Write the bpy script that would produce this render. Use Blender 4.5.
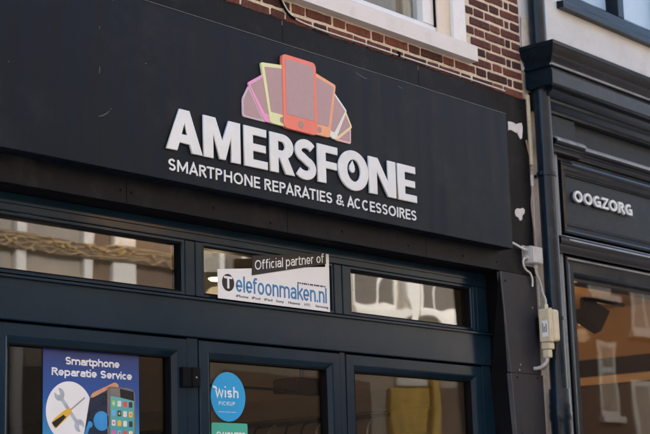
import bpy, bmesh, math, random
from mathutils import Matrix, Vector, noise

random.seed(7)
for o in list(bpy.data.objects):
    bpy.data.objects.remove(o)
scene = bpy.context.scene
COL = scene.collection

# ------------------------------------------------------------------ camera
CAM = Vector((0.0, -4.9, 1.6))
right = Vector((0.65135953, -0.75817011, -0.03014717))
up = Vector((-0.12723128, -0.14830358, 0.98072333))
fwd = Vector((0.74802605, 0.63496782, 0.19306191))
cd = bpy.data.cameras.new('camera')
cd.sensor_width = 36.0
cd.lens = 85.0
cd.clip_start = 0.05
cd.clip_end = 500
cd.dof.use_dof = True
cd.dof.focus_distance = 7.3
cd.dof.aperture_fstop = 4.0
cam = bpy.data.objects.new('camera', cd)
COL.objects.link(cam)
cam.matrix_world = Matrix(((right.x, up.x, -fwd.x, CAM.x), (right.y, up.y, -fwd.y, CAM.y),
                           (right.z, up.z, -fwd.z, CAM.z), (0, 0, 0, 1)))
scene.camera = cam

# ------------------------------------------------------------------ world, sun, exposure
SUN_EL, SUN_AZ = math.radians(33), math.radians(-12)     # azimuth from +Y (behind the shops) towards +X
world = bpy.data.worlds.new('World')
scene.world = world
world.use_nodes = True
wn = world.node_tree
bg = wn.nodes['Background']
sky = wn.nodes.new('ShaderNodeTexSky')
sky.sky_type = 'NISHITA'
sky.sun_disc = False
sky.sun_elevation = SUN_EL
sky.sun_rotation = SUN_AZ
sky.air_density = 1.0
sky.dust_density = 3.0
wn.links.new(sky.outputs[0], bg.inputs[0])
bg.inputs[1].default_value = 0.15
sd = bpy.data.lights.new('sun', 'SUN')
sd.energy = 1.0
sd.angle = math.radians(12)
sd.color = (1.0, 0.96, 0.91)
sun = bpy.data.objects.new('sun', sd)
COL.objects.link(sun)
sdir = Vector((math.sin(SUN_AZ) * math.cos(SUN_EL), math.cos(SUN_AZ) * math.cos(SUN_EL), math.sin(SUN_EL)))
sun.rotation_euler = sdir.to_track_quat('Z', 'Y').to_euler()
sun.location = sdir * 40
vs = scene.view_settings
vs.view_transform = 'Standard'
vs.look = 'None'
vs.gamma = 1.0
vs.use_curve_mapping = False
vs.exposure = 2.35

# ------------------------------------------------------------------ material helpers
MATS = {}


def srgb(r, g, b):
    f = lambda c: (c / 255 / 12.92) if c / 255 <= .04045 else ((c / 255 + .055) / 1.055) ** 2.4
    return (f(r), f(g), f(b))


def mat(name, col, rough=.5, spec=.5, metal=0.0, var=.12, scale=6.0, stretch=(1, 1, 1), bump=0.0, bscale=60.0,
        dirt=None, dirt_amt=0.0, dirt_scale=4.0, rvar=.12, coat=0.0, island=0.0):
    m = bpy.data.materials.new(name)
    m.use_nodes = True
    nt = m.node_tree
    N, L = nt.nodes, nt.links
    b = N['Principled BSDF']
    tc = N.new('ShaderNodeTexCoord')
    mp = N.new('ShaderNodeMapping')
    mp.inputs['Scale'].default_value = stretch
    L.new(tc.outputs['Object'], mp.inputs['Vector'])
    nz = N.new('ShaderNodeTexNoise')
    nz.inputs['Scale'].default_value = scale
    nz.inputs['Detail'].default_value = 6
    nz.inputs['Roughness'].default_value = .65
    L.new(mp.outputs[0], nz.inputs['Vector'])
    ramp = N.new('ShaderNodeValToRGB')
    ramp.color_ramp.elements[0].position = .25
    ramp.color_ramp.elements[1].position = .75
    lo = tuple(c * (1 - var) for c in col) + (1,)
    hi = tuple(min(1, c * (1 + var)) for c in col) + (1,)
    ramp.color_ramp.elements[0].color = lo
    ramp.color_ramp.elements[1].color = hi
    L.new(nz.outputs['Fac'], ramp.inputs[0])
    out = ramp.outputs[0]
    if dirt:
        n2 = N.new('ShaderNodeTexNoise')
        n2.inputs['Scale'].default_value = dirt_scale
        n2.inputs['Detail'].default_value = 8
        n2.inputs['Roughness'].default_value = .7
        L.new(tc.outputs['Object'], n2.inputs['Vector'])
        r2 = N.new('ShaderNodeValToRGB')
        r2.color_ramp.elements[0].position = .52
        r2.color_ramp.elements[1].position = .75
        r2.color_ramp.elements[0].color = (0, 0, 0, 1)
        r2.color_ramp.elements[1].color = (dirt_amt,) * 3 + (1,)
        L.new(n2.outputs['Fac'], r2.inputs[0])
        mx = N.new('ShaderNodeMixRGB')
        L.new(r2.outputs[0], mx.inputs[0])
        L.new(out, mx.inputs[1])
        mx.inputs[2].default_value = tuple(dirt) + (1,)
        out = mx.outputs[0]
    L.new(out, b.inputs['Base Color'])
    mr = N.new('ShaderNodeMapRange')
    mr.inputs['To Min'].default_value = max(.03, rough - rvar)
    mr.inputs['To Max'].default_value = min(1, rough + rvar)
    L.new(nz.outputs['Fac'], mr.inputs['Value'])
    L.new(mr.outputs[0], b.inputs['Roughness'])
    b.inputs['Specular IOR Level'].default_value = spec
    b.inputs['Metallic'].default_value = metal
    if coat:
        b.inputs['Coat Weight'].default_value = coat
        b.inputs['Coat Roughness'].default_value = .12
    if bump:
        n3 = N.new('ShaderNodeTexNoise')
        n3.inputs['Scale'].default_value = bscale
        n3.inputs['Detail'].default_value = 5
        L.new(mp.outputs[0], n3.inputs['Vector'])
        bp = N.new('ShaderNodeBump')
        bp.inputs['Strength'].default_value = bump
        bp.inputs['Distance'].default_value = .01
        L.new(n3.outputs['Fac'], bp.inputs['Height'])
        L.new(bp.outputs[0], b.inputs['Normal'])
    MATS[name] = m
    return m


def glass_mat(name, refl=.09, wav=.0, wscale=3.0, tint=(.93, .95, .94), rough=0.0):
    """thin window glass: see-through plus Schlick reflection, optional waviness of old glass"""
    m = bpy.data.materials.new(name)
    m.use_nodes = True
    nt = m.node_tree
    N, L = nt.nodes, nt.links
    N.remove(N['Principled BSDF'])
    geo = N.new('ShaderNodeNewGeometry')
    dot = N.new('ShaderNodeVectorMath')
    dot.operation = 'DOT_PRODUCT'
    L.new(geo.outputs['Incoming'], dot.inputs[0])
    L.new(geo.outputs['Normal'], dot.inputs[1])
    ab = N.new('ShaderNodeMath')
    ab.operation = 'ABSOLUTE'
    L.new(dot.outputs['Value'], ab.inputs[0])
    s1 = N.new('ShaderNodeMath')
    s1.operation = 'SUBTRACT'
    s1.inputs[0].default_value = 1
    L.new(ab.outputs[0], s1.inputs[1])
    p5 = N.new('ShaderNodeMath')
    p5.operation = 'POWER'
    p5.inputs[1].default_value = 5.0
    L.new(s1.outputs[0], p5.inputs[0])
    ma = N.new('ShaderNodeMath')
    ma.operation = 'MULTIPLY_ADD'
    ma.inputs[1].default_value = 1 - refl
    ma.inputs[2].default_value = refl
    ma.use_clamp = True
    L.new(p5.outputs[0], ma.inputs[0])
    tr = N.new('ShaderNodeBsdfTransparent')
    tr.inputs[0].default_value = tint + (1,)
    gl = N.new('ShaderNodeBsdfGlossy')
    gl.inputs['Roughness'].default_value = rough
    gl.inputs[0].default_value = (.95, .97, .98, 1)
    if wav:
        tc = N.new('ShaderNodeTexCoord')
        nz = N.new('ShaderNodeTexNoise')
        nz.inputs['Scale'].default_value = wscale
        nz.inputs['Detail'].default_value = 1.0
        L.new(tc.outputs['Object'], nz.inputs['Vector'])
        bp = N.new('ShaderNodeBump')
        bp.inputs['Strength'].default_value = 1.0
        bp.inputs['Distance'].default_value = wav
        L.new(nz.outputs['Fac'], bp.inputs['Height'])
        L.new(bp.outputs[0], gl.inputs['Normal'])
    mx = N.new('ShaderNodeMixShader')
    L.new(ma.outputs[0], mx.inputs[0])
    L.new(tr.outputs[0], mx.inputs[1])
    L.new(gl.outputs[0], mx.inputs[2])
    L.new(mx.outputs[0], N['Material Output'].inputs[0])
    return m


def emit_mat(name, col, strength):
    m = bpy.data.materials.new(name)
    m.use_nodes = True
    b = m.node_tree.nodes['Principled BSDF']
    b.inputs['Base Color'].default_value = tuple(col) + (1,)
    b.inputs['Emission Color'].default_value = tuple(col) + (1,)
    b.inputs['Emission Strength'].default_value = strength
    return m


def brick_mat():
    m = mat('brick_clay', (.145, .060, .045), .85, .25, var=.55, scale=55, bump=1.0, bscale=130,
            dirt=(.03, .022, .021), dirt_amt=.8, dirt_scale=24)
    nt = m.node_tree
    N, L = nt.nodes, nt.links
    b = N['Principled BSDF']
    src = b.inputs['Base Color'].links[0].from_socket
    oi = N.new('ShaderNodeObjectInfo')
    rp = N.new('ShaderNodeValToRGB')
    e = rp.color_ramp.elements
    e[0].position, e[0].color = 0, (.40, .44, .50, 1)
    e[1].position, e[1].color = 1, (1.35, 1.2, 1.05, 1)
    x = e.new(.35)
    x.color = (.8, .75, .75, 1)
    x = e.new(.7)
    x.color = (1.1, .95, .9, 1)
    L.new(oi.outputs['Random'], rp.inputs[0])
    mu = N.new('ShaderNodeMixRGB')
    mu.blend_type = 'MULTIPLY'
    mu.inputs[0].default_value = 1
    L.new(src, mu.inputs[1])
    L.new(rp.outputs[0], mu.inputs[2])
    L.new(mu.outputs[0], b.inputs['Base Color'])
    return m


def gradient_print(name, stops, z0, z1, rough=.35):
    """flat print whose ink runs from one colour to the next up the sheet"""
    m = bpy.data.materials.new(name)
    m.use_nodes = True
    N, L = m.node_tree.nodes, m.node_tree.links
    b = N['Principled BSDF']
    tc = N.new('ShaderNodeTexCoord')
    sp = N.new('ShaderNodeSeparateXYZ')
    L.new(tc.outputs['Object'], sp.inputs[0])
    mr = N.new('ShaderNodeMapRange')
    mr.inputs['From Min'].default_value = z0
    mr.inputs['From Max'].default_value = z1
    L.new(sp.outputs['Z'], mr.inputs['Value'])
    rp = N.new('ShaderNodeValToRGB')
    e = rp.color_ramp.elements
    e[0].position, e[0].color = stops[0][0], stops[0][1] + (1,)
    e[1].position, e[1].color = stops[-1][0], stops[-1][1] + (1,)
    for p, c in stops[1:-1]:
        x = e.new(p)
        x.color = c + (1,)
    L.new(mr.outputs[0], rp.inputs[0])
    L.new(rp.outputs[0], b.inputs['Base Color'])
    b.inputs['Roughness'].default_value = rough
    return m


M = {}
M['sign_panel'] = mat('sign_panel', (.0045, .0082, .0145), .45, .12, var=.35, scale=2.2, stretch=(6, 1, .5), bump=.03, bscale=12,
                      dirt=(.026, .028, .034), dirt_amt=.5, dirt_scale=3.2, rvar=.25)
M['fascia'] = mat('fascia_paint', (.0045, .005, .0072), .5, .12, var=.2, scale=5, stretch=(3, 1, .6), bump=.08, bscale=18,
                  dirt=(.06, .058, .06), dirt_amt=.3, dirt_scale=5)
M['pilaster'] = mat('pilaster_sheet', (.033, .033, .038), .5, .14, var=.2, scale=4, stretch=(2, 1, .7), bump=.05, bscale=16,
                    dirt=(.075, .07, .07), dirt_amt=.25, dirt_scale=9)
M['frame'] = mat('frame_paint', (.0062, .0195, .034), .16, .17, var=.2, scale=3, stretch=(1, 1, 1), bump=.12, bscale=3.5,
                 dirt=(.024, .034, .043), dirt_amt=.45, dirt_scale=4.5, rvar=.14)
M['black'] = mat('black_rubber', (.005, .005, .006), .6, .06, var=.2)
M['reveal'] = mat('black_reveal', (.005, .005, .006), .65, .08, var=.3)
M['white_letter'] = mat('white_acrylic', (.72, .735, .72), .45, .4, var=.05, scale=9, dirt=(.5, .49, .47), dirt_amt=.35, dirt_scale=7)
M['white_print'] = mat('white_print', (.78, .78, .78), .5, .3, var=.03)
M['mortar'] = mat('mortar', (.72, .61, .46), .95, .1, var=.18, scale=30, bump=.9, bscale=140, dirt=(.28, .22, .17), dirt_amt=.6, dirt_scale=7)
M['brick'] = brick_mat()
M['sill'] = mat('sill_paint', (.68, .63, .58), .5, .35, var=.06, scale=5, bump=.06, bscale=30, dirt=(.4, .36, .32), dirt_amt=.4, dirt_scale=8)
M['cream'] = mat('cream_paint', (.68, .57, .44), .45, .4, var=.06, scale=6, dirt=(.42, .35, .27), dirt_amt=.3, dirt_scale=9)
M['whitewood'] = mat('white_wood', (.74, .71, .67), .4, .4, var=.05, scale=6, dirt=(.45, .42, .38), dirt_amt=.3, dirt_scale=8)
M['plaster'] = mat('cream_plaster', (.615, .615, .60), .9, .15, var=.07, scale=4, bump=.35, bscale=45, dirt=(.44, .38, .33), dirt_amt=.45, dirt_scale=3.0)
M['strip'] = mat('plaster_strip', (.6, .54, .46), .9, .15, var=.12, scale=9, bump=.6, bscale=60, dirt=(.25, .21, .17), dirt_amt=.6, dirt_scale=14)
M['navy'] = mat('optician_paint', (.0042, .0105, .018), .17, .17, var=.2, scale=5, bump=.07, bscale=22, dirt=(.03, .034, .04), dirt_amt=.35, dirt_scale=8, rvar=.12)
M['navy2'] = mat('optician_wood', (.007, .0125, .018), .36, .15, var=.35, scale=7, stretch=(.6, 1, 5), bump=.12, bscale=18, dirt=(.04, .046, .052), dirt_amt=.5, dirt_scale=11)
M['pipe'] = mat('pipe_paint', (.007, .0145, .024), .2, .25, var=.2, scale=6, stretch=(1, 1, .5), bump=.06, bscale=25, dirt=(.07, .075, .08), dirt_amt=.35, dirt_scale=10)
M['grey_plastic'] = mat('grey_plastic', (.47, .46, .44), .5, .4, var=.08, dirt=(.2, .18, .16), dirt_amt=.5, dirt_scale=20)
M['beige_plastic'] = mat('beige_plastic', (.60, .52, .35), .5, .4, var=.08, dirt=(.3, .23, .14), dirt_amt=.5, dirt_scale=22)
M['cable_grey'] = mat('cable_grey', (.45, .42, .38), .55, .3, var=.15, dirt=(.2, .17, .14), dirt_amt=.5, dirt_scale=30)
M['cable_pink'] = mat('cable_pinkish', (.30, .22, .18), .55, .3, var=.15)
M['cable_white'] = mat('cable_white', (.66, .64, .62), .5, .3, var=.1, dirt=(.3, .27, .24), dirt_amt=.4, dirt_scale=15)
M['steel'] = mat('steel', (.35, .34, .33), .4, .5, .8, var=.2)
M['chip'] = mat('bare_filler', (.62, .60, .58), .85, .2, var=.15, scale=30, bump=.4, bscale=60, dirt=(.2, .19, .19), dirt_amt=.5, dirt_scale=45)
M['scratch'] = mat('scratch', (.13, .13, .135), .7, .2)
M['edge_strip'] = mat('panel_edge', (.075, .075, .08), .35, .5, var=.3, scale=12)
M['glass'] = glass_mat('window_glass', .020, .0010, 2.2)
M['glass_old'] = glass_mat('wavy_window_glass', .12, .0026, 3.2)
M['glass_left'] = glass_mat('transom_glass', .105, .0005, 3.0)
M['glass_up'] = glass_mat('upper_window_glass', .03, .001, 2.5)

# ------------------------------------------------------------------ object helpers


def link(name, me, m=None, parent=None):
    o = bpy.data.objects.new(name, me)
    COL.objects.link(o)
    if m is not None and me is not None:
        me.materials.clear()
        me.materials.append(m)
    if parent is not None:
        o.parent = parent
    return o


def tag(o, label, cat=None, group=None, kind=None):
    if label:
        o['label'] = label
    if cat:
        o['category'] = cat
    if group:
        o['group'] = group
    if kind:
        o['kind'] = kind
    return o


def thing(name, label, cat, group=None):
    o = bpy.data.objects.new(name, None)
    o.empty_display_size = .1
    COL.objects.link(o)
    return tag(o, label, cat, group)


def pyd(name, v, f, m, parent=None, smooth=False, bevel=0.0):
    me = bpy.data.meshes.new(name)
    me.from_pydata([tuple(p) for p in v], [], f)
    bm = bmesh.new()
    bm.from_mesh(me)
    bmesh.ops.recalc_face_normals(bm, faces=bm.faces)
    if bevel:
        bmesh.ops.bevel(bm, geom=[e for e in bm.edges if e.calc_face_angle(0) > .5], offset=bevel, segments=2,
                        affect='EDGES', profile=.5)
    bm.to_mesh(me)
    bm.free()
    if smooth:
        for p in me.polygons:
            p.use_smooth = True
    return link(name, me, m, parent)


BOXF = [(0, 1, 3, 2), (4, 6, 7, 5), (0, 4, 5, 1), (2, 3, 7, 6), (0, 2, 6, 4), (1, 5, 7, 3)]


def box(name, x0, x1, y0, y1, z0, z1, m, parent=None, bevel=.003):
    v = [(x, y, z) for x in (x0, x1) for y in (y0, y1) for z in (z0, z1)]
    return pyd(name, v, BOXF, m, parent, bevel=bevel)


def prism(name, pts, y0, y1, m, parent=None, bevel=0.0):
    """outline in x,z pushed from y0 (front) to y1"""
    n = len(pts)
    v = [(x, y0, z) for x, z in pts] + [(x, y1, z) for x, z in pts]
    f = [tuple(range(n)), tuple(range(2 * n - 1, n - 1, -1))] + [(i, (i + 1) % n, n + (i + 1) % n, n + i) for i in range(n)]
    return pyd(name, v, f, m, parent, bevel=bevel)


def moulding(name, prof, x0, x1, m, parent=None, ret=False, yback=0.0, flip=False, smooth=True):
    """profile (y,z) run along x; with ret the left end turns back to the wall with a mitre"""
    n = len(prof)
    v, f = [], []
    secs = []
    if ret:
        secs.append([(x0 + (-(y) + ymin(prof)) * 0 + (y - ymin(prof)), yback, z) for y, z in prof])
        secs.append([(x0 + (y - ymin(prof)), y, z) for y, z in prof])
    else:
        secs.append([(x0, y, z) for y, z in prof])
    secs.append([(x1, y, z) for y, z in prof])
    for s in secs:
        v += s
    for k in range(len(secs) - 1):
        for i in range(n):
            j = (i + 1) % n
            f.append((k * n + i, k * n + j, (k + 1) * n + j, (k + 1) * n + i))
    f.append(tuple(range(n - 1, -1, -1)))
    f.append(tuple(range((len(secs) - 1) * n, len(secs) * n)))
    o = pyd(name, v, f, m, parent)
    if smooth:
        o.data.polygons.foreach_set('use_smooth', [True] * len(o.data.polygons))
        try:
            o.data.set_sharp_from_angle(angle=math.radians(28))
        except Exception:
            pass
    return o


def ymin(prof):
    return min(p[0] for p in prof)


def ring(name, x0, x1, z0, z1, prof, m, parent=None):
    """mitred rectangular frame; profile = (inset, y) pairs from the outer back to the inner back"""
    n = len(prof)
    v, f = [], []
    for d, y in prof:
        v += [(x0 + d, y, z0 + d), (x1 - d, y, z0 + d), (x1 - d, y, z1 - d), (x0 + d, y, z1 - d)]
    for k in range(n - 1):
        for i in range(4):
            j = (i + 1) % 4
            f.append((k * 4 + i, k * 4 + j, (k + 1) * 4 + j, (k + 1) * 4 + i))
    k = n - 1                                             # close the back
    for i in range(4):
        j = (i + 1) % 4
        f.append((k * 4 + i, k * 4 + j, j, i))
    return pyd(name, v, f, m, parent)


def pane(name, x0, x1, z0, z1, y, m, parent=None, t=.006):
    return box(name, x0, x1, y, y + t, z0, z1, m, parent, bevel=0)


def tube(name, pts, r, m, parent=None, seg=10, closed=False, res=6):
    cu = bpy.data.curves.new(name, 'CURVE')
    cu.dimensions = '3D'
    cu.bevel_depth = r
    cu.bevel_resolution = 3
    cu.use_fill_caps = True
    sp = cu.splines.new('BEZIER')
    sp.bezier_points.add(len(pts) - 1)
    for p, q in zip(sp.bezier_points, pts):
        p.co = q
        p.handle_left_type = p.handle_right_type = 'AUTO'
    cu.resolution_u = res
    return from_curve(name, cu, m, parent, smooth=True)


def from_curve(name, cu, m, parent=None, smooth=False, xform=None):
    t = bpy.data.objects.new('tmp', cu)
    COL.objects.link(t)
    bpy.context.view_layer.update()
    dg = bpy.context.evaluated_depsgraph_get()
    me = bpy.data.meshes.new_from_object(t.evaluated_get(dg))
    bpy.data.objects.remove(t)
    bpy.data.curves.remove(cu)
    me.name = name
    if xform is not None:
        me.transform(xform)
    if smooth:
        me.polygons.foreach_set('use_smooth', [True] * len(me.polygons))
    return link(name, me, m, parent)


UPRIGHT = Matrix(((1, 0, 0, 0), (0, 0, -1, 0), (0, 1, 0, 0), (0, 0, 0, 1)))   # drawing plane to facade plane


def glyph(name, splines, x, z, s, yfront, depth, m, parent, bev=.0):
    cu = bpy.data.curves.new(name, 'CURVE')
    cu.dimensions = '2D'
    cu.fill_mode = 'BOTH'
    cu.extrude = depth / 2 - bev
    cu.bevel_depth = bev
    cu.bevel_resolution = 2
    cu.offset = -bev
    for pts in splines:
        sp = cu.splines.new('POLY')
        sp.points.add(len(pts) - 1)
        for p, q in zip(sp.points, pts):
            p.co = (q[0] * s[0], q[1] * s[1], 0, 1)
        sp.use_cyclic_u = True
    return from_curve(name, cu, m, parent, xform=Matrix.Translation((x, yfront + depth / 2, z)) @ UPRIGHT)


def arc(cx, cz, rx, rz, a0, a1, n=16):
    return [(cx + rx * math.cos(math.radians(a0 + (a1 - a0) * i / n)), cz + rz * math.sin(math.radians(a0 + (a1 - a0) * i / n)))
            for i in range(n + 1)]


def ribbon(path, w):
    L, R = [], []
    for i, p in enumerate(path):
        a = Vector(path[max(i - 1, 0)])
        b = Vector(path[min(i + 1, len(path) - 1)])
        d = (b - a).normalized()
        nrm = Vector((-d.y, d.x))
        ww = w[i] if isinstance(w, list) else w
        L.append((p[0] + nrm.x * ww, p[1] + nrm.y * ww))
        R.append((p[0] - nrm.x * ww, p[1] - nrm.y * ww))
    return L + R[::-1]


def text_mesh(body, bold=0.0, depth=0.0, shear=0.0, spacing=1.0, bev=0.0):
    cu = bpy.data.curves.new('txt', 'FONT')
    cu.body = body
    cu.size = 1.0
    cu.offset = bold
    cu.extrude = depth
    cu.shear = shear
    cu.space_character = spacing
    cu.resolution_u = 3
    t = bpy.data.objects.new('tmp', cu)
    COL.objects.link(t)
    bpy.context.view_layer.update()
    dg = bpy.context.evaluated_depsgraph_get()
    me = bpy.data.meshes.new_from_object(t.evaluated_get(dg))
    bpy.data.objects.remove(t)
    bpy.data.curves.remove(cu)
    return me


def fit_text(name, body, x0, x1, z0, z1, yfront, m, parent=None, bold=0.0, depth=.001, shear=0.0, spacing=1.0,
             split=False, skew=0.0, zref=None):
    """set writing into the facade rectangle x0..x1, z0..z1 (z0 = baseline, z1 = cap height); skew = rise per metre"""
    me = text_mesh(body, bold, .05, shear, spacing)
    xs = [v.co.x for v in me.vertices]
    a, b = min(xs), max(xs)
    ref = text_mesh(zref or 'H', bold, 0)
    zs = [v.co.y for v in ref.vertices]
    c, d = min(zs), max(zs)
    bpy.data.meshes.remove(ref)
    sx, sz = (x1 - x0) / (b - a), (z1 - z0) / (d - c)
    for v in me.vertices:
        x = x0 + (v.co.x - a) * sx
        z = z0 + (v.co.y - c) * sz + (x - x0) * skew
        y = yfront + (depth if v.co.z < 0 else 0)
        v.co = (x, y, z)
    me.name = name
    if not split:
        return link(name, me, m, parent)
    # one mesh per letter: islands whose x-ranges overlap belong together
    bm = bmesh.new()
    bm.from_mesh(me)
    bmesh.ops.remove_doubles(bm, verts=bm.verts, dist=1e-6)
    seen, isl = set(), []
    for v in bm.verts:
        if v in seen:
            continue
        st, grp = [v], []
        seen.add(v)
        while st:
            q = st.pop()
            grp.append(q)
            for e in q.link_edges:
                w = e.other_vert(q)
                if w not in seen:
                    seen.add(w)
                    st.append(w)
        isl.append(grp)
    items = sorted([(min(v.co.x for v in g), max(v.co.x for v in g), g) for g in isl], key=lambda t: t[0])
    merged = []
    for lo, hi, g in items:
        if merged and (min(hi, merged[-1][1]) - lo) > .5 * (hi - lo):
            merged[-1][1] = max(hi, merged[-1][1])
            merged[-1][2] += g
        else:
            merged.append([lo, hi, list(g)])
    objs = []
    for lo, hi, g in merged:
        gs = set(g)
        idx = {v: i for i, v in enumerate(g)}
        fs = [tuple(idx[v] for v in f.verts) for f in bm.faces if f.verts[0] in gs]
        nm = bpy.data.meshes.new(name)
        nm.from_pydata([tuple(v.co) for v in g], [], fs)
        objs.append(link(name, nm, m, parent))
    bm.free()
    bpy.data.meshes.remove(me)
    return objs


# ---------------------------------------------------------------- drawn sans-serif lettering
def stroke_geo(path, w, y0, y1, closed, v, f):
    """flat-ended band along a path (x,z), mitred at its corners, with thickness y0..y1"""
    n = len(path)
    base = len(v)
    for i, p in enumerate(path):
        p = Vector(p)
        a = Vector(path[i - 1]) if (i or closed) else None
        b = Vector(path[(i + 1) % n]) if (i < n - 1 or closed) else None
        d1 = (p - a).normalized() if a is not None else (b - p).normalized()
        d2 = (b - p).normalized() if b is not None else d1
        n1, n2 = Vector((-d1.y, d1.x)), Vector((-d2.y, d2.x))
        k = n1 + n2
        k = k / max(.35, k.dot(n1)) if k.length > 1e-4 else n1
        for sg, y in ((1, y0), (-1, y0), (1, y1), (-1, y1)):
            q = p + k * (w * sg)
            v.append((q.x, y, q.y))
    m = n if closed else n - 1
    for i in range(m):
        a, b = base + 4 * i, base + 4 * ((i + 1) % n)
        f += [(a, a + 1, b + 1, b), (a + 2, b + 2, b + 3, a + 3), (a, b, b + 2, a + 2), (a + 1, a + 3, b + 3, b + 1)]
    if not closed:
        a, b = base, base + 4 * (n - 1)
        f += [(a, a + 2, a + 3, a + 1), (b, b + 1, b + 3, b + 2)]


def char_paths(c, t, xh):
    """width and centre lines (points, closed) of a letter of cap height 1"""
    h = t / 2
    if c in 'OCGQ':
        w = .86 if c == 'O' else .76
        A_ = lambda a, b, n=26: arc(w / 2, .5, w / 2 - h, .5 - h, a, b, n)
        if c == 'O':
            return w, [(A_(0, 350, 33), True)]
        if c == 'C':
            return w, [(A_(48, 312), False)]
        return w, [(A_(48, 300) + [(w - h, .13), (w - h, .47), (w * .55, .47)], False)]
    if c == 'S':
        w = .60
        q = (1 - t) / 4
        return w, [(arc(w / 2, 1 - h - q, w / 2 - h, q, 25, 255, 18) + arc(w / 2, h + q, w / 2 - h, q, 75, -155, 18), False)]
    if c == 'E':
        return .56, [([(.56, 1 - h), (h, 1 - h), (h, h), (.56, h)], False), ([(h, .51), (.52, .51)], False)]
    if c == 'T':
        return .64, [([(0, 1 - h), (.64, 1 - h)], False), ([(.32, 1 - h), (.32, 0)], False)]
    if c in 'PR':
        w = .60
        o = [([(h, 0), (h, 1 - h)] + arc(.32, .73, w - .32 - h, .27 - h, 90, -90, 12) + [(h, .46 + h)], False)]
        if c == 'R':
            o.append(([(.30, .47), (.60, 0)], False))
        return w + .02, o
    if c == 'H':
        return .74, [([(h, 0), (h, 1)], False), ([(.74 - h, 0), (.74 - h, 1)], False), ([(h, .51), (.74 - h, .51)], False)]
    if c == 'N':
        return .76, [([(h, 0), (h, 1)], False), ([(.76 - h, 0), (.76 - h, 1)], False), ([(h, .97), (.76 - h, .03)], False)]
    if c == 'M':
        return .92, [([(h, 0), (h, 1)], False), ([(.92 - h, 0), (.92 - h, 1)], False), ([(h, .95), (.46, .22), (.92 - h, .95)], False)]
    if c == 'A':
        return .80, [([(h * .9, 0), (.40, 1 - h * .6), (.80 - h * .9, 0)], False), ([(.18, .29), (.62, .29)], False)]
    if c == 'I':
        return t, [([(h, 0), (h, 1)], False)]
    if c == 'Z':
        return .62, [([(.02, 1 - h), (.60 - h * .3, 1 - h), (.04 + h * .3, h), (.62, h)], False)]
    if c == 'K':
        return .64, [([(h, 0), (h, 1)], False), ([(.62, 1), (h, .42)], False), ([(.24, .56), (.64, 0)], False)]
    if c == 'U':
        w = .68
        return w, [([(h, 1), (h, .34)] + arc(w / 2, .34, w / 2 - h, .34 - h, 180, 360, 14) + [(w - h, 1)], False)]
    if c == '&':
        return .72, [([(.70, .02), (.20, .66)] + arc(.33, .79, .155, .21 - h, 195, -20, 12) + [(.40, .60), (.16, .44), (.08, .28), (.12, .13), (.26, h), (.42, .11), (.55, .27), (.62, .46)], False)]
    X = xh
    if c == 'o':
        w = .60
        return w, [(arc(w / 2, X / 2, w / 2 - h, X / 2 - h, 0, 346, 25), True)]
    if c == 'c':
        w = .54
        return w, [(arc(w / 2, X / 2, w / 2 - h, X / 2 - h, 50, 310, 20), False)]
    if c == 'e':
        w = .58
        return w, [([(h, X * .47), (w - h, X * .47)] + arc(w / 2, X / 2, w / 2 - h, X / 2 - h, 8, 318, 22), False)]
    if c == 's':
        w = .52
        q = (X - t) / 4
        return w, [(arc(w / 2, X - h - q, w / 2 - h, q, 25, 255, 12) + arc(w / 2, h + q, w / 2 - h, q, 75, -155, 12), False)]
    if c in 'nhmru':
        w = .56
        top = 1.0 if c == 'h' else X
        st = [([(h, 0), (h, top)], False)]
        rr = w / 2 - h
        az = X - h - rr
        if c == 'r':
            return .38, st + [([(h, az)] + arc(h + rr, az, rr, rr, 170, 80, 8), False)]
        st.append(([(h, az * .9)] + arc(w / 2, az, rr, rr, 180, 0, 12) + [(w - h, 0)], False))
        if c == 'm':
            w2 = w - t
            st.append(([(w2 + h, az * .9)] + arc(w2 + w / 2, az, rr, rr, 180, 0, 12) + [(w2 + w - h, 0)], False))
            return w2 + w, st
        return w, st
    if c == 'p':
        w = .60
        return w, [([(h, -.30), (h, X)], False), (arc(w / 2, X / 2, w / 2 - h, X / 2 - h, 0, 346, 25), True)]
    if c == 'a':
        w = .56
        rr = w / 2 - h
        return w, [(arc(w / 2, X - h - rr * .8, rr, rr * .8, 160, 0, 10) + [(w - h, 0)], False),
                   ([(w - h, X * .56), (w * .48, X * .56)] + arc(w * .44, X * .28 + h * .5, w * .44 - h, X * .28 - h * .5, 90, 270, 10) + [(w * .62, h), (w - h, X * .24)], False)]
    if c == 'i':
        return t, [([(h, 0), (h, X - .02)], False), ([(h, 1.02 - t * .75), (h, 1.02)], False)]
    if c == 'l':
        return t, [([(h, 0), (h, 1)], False)]
    if c == '.':
        return t, [([(h, 0), (h, t)], False)]
    if c == 't':
        return .36, [([(.13, .92), (.13, h * 1.6), (.20, h), (.36, h)], False), ([(0, X - h), (.34, X - h)], False)]
    if c == 'f':
        return .38, [([(.13, 0), (.13, .84), (.20, 1 - h), (.38, 1 - h)], False), ([(0, X - h), (.34, X - h)], False)]
    if c == 'v':
        return .54, [([(h * .8, X), (.27, h * 1.3), (.54 - h * .8, X)], False)]
    if c == 'w':
        return .84, [([(h * .8, X), (.22, h * .5), (.42, X), (.62, h * .5), (.84 - h * .8, X)], False)]
    if c == 'k':
        return .54, [([(h, 0), (h, 1)], False), ([(.52, X), (h, X * .42)], False), ([(.22, X * .58), (.54, 0)], False)]
    return .28, []


KERN = {'PA': .14, 'RA': .06, 'AR': .05, 'AT': .14, 'TI': .02, 'MA': .05, 'AC': .13, 'CC': .02, 'ce': .06, 'vi': .04, 'RT': .05, 'TP': .02, 'RV': .1, 'rv': .05, 'ar': .02, 'rt': .06, 'fo': .04, 'ef': .03, 'ke': .05}


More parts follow.
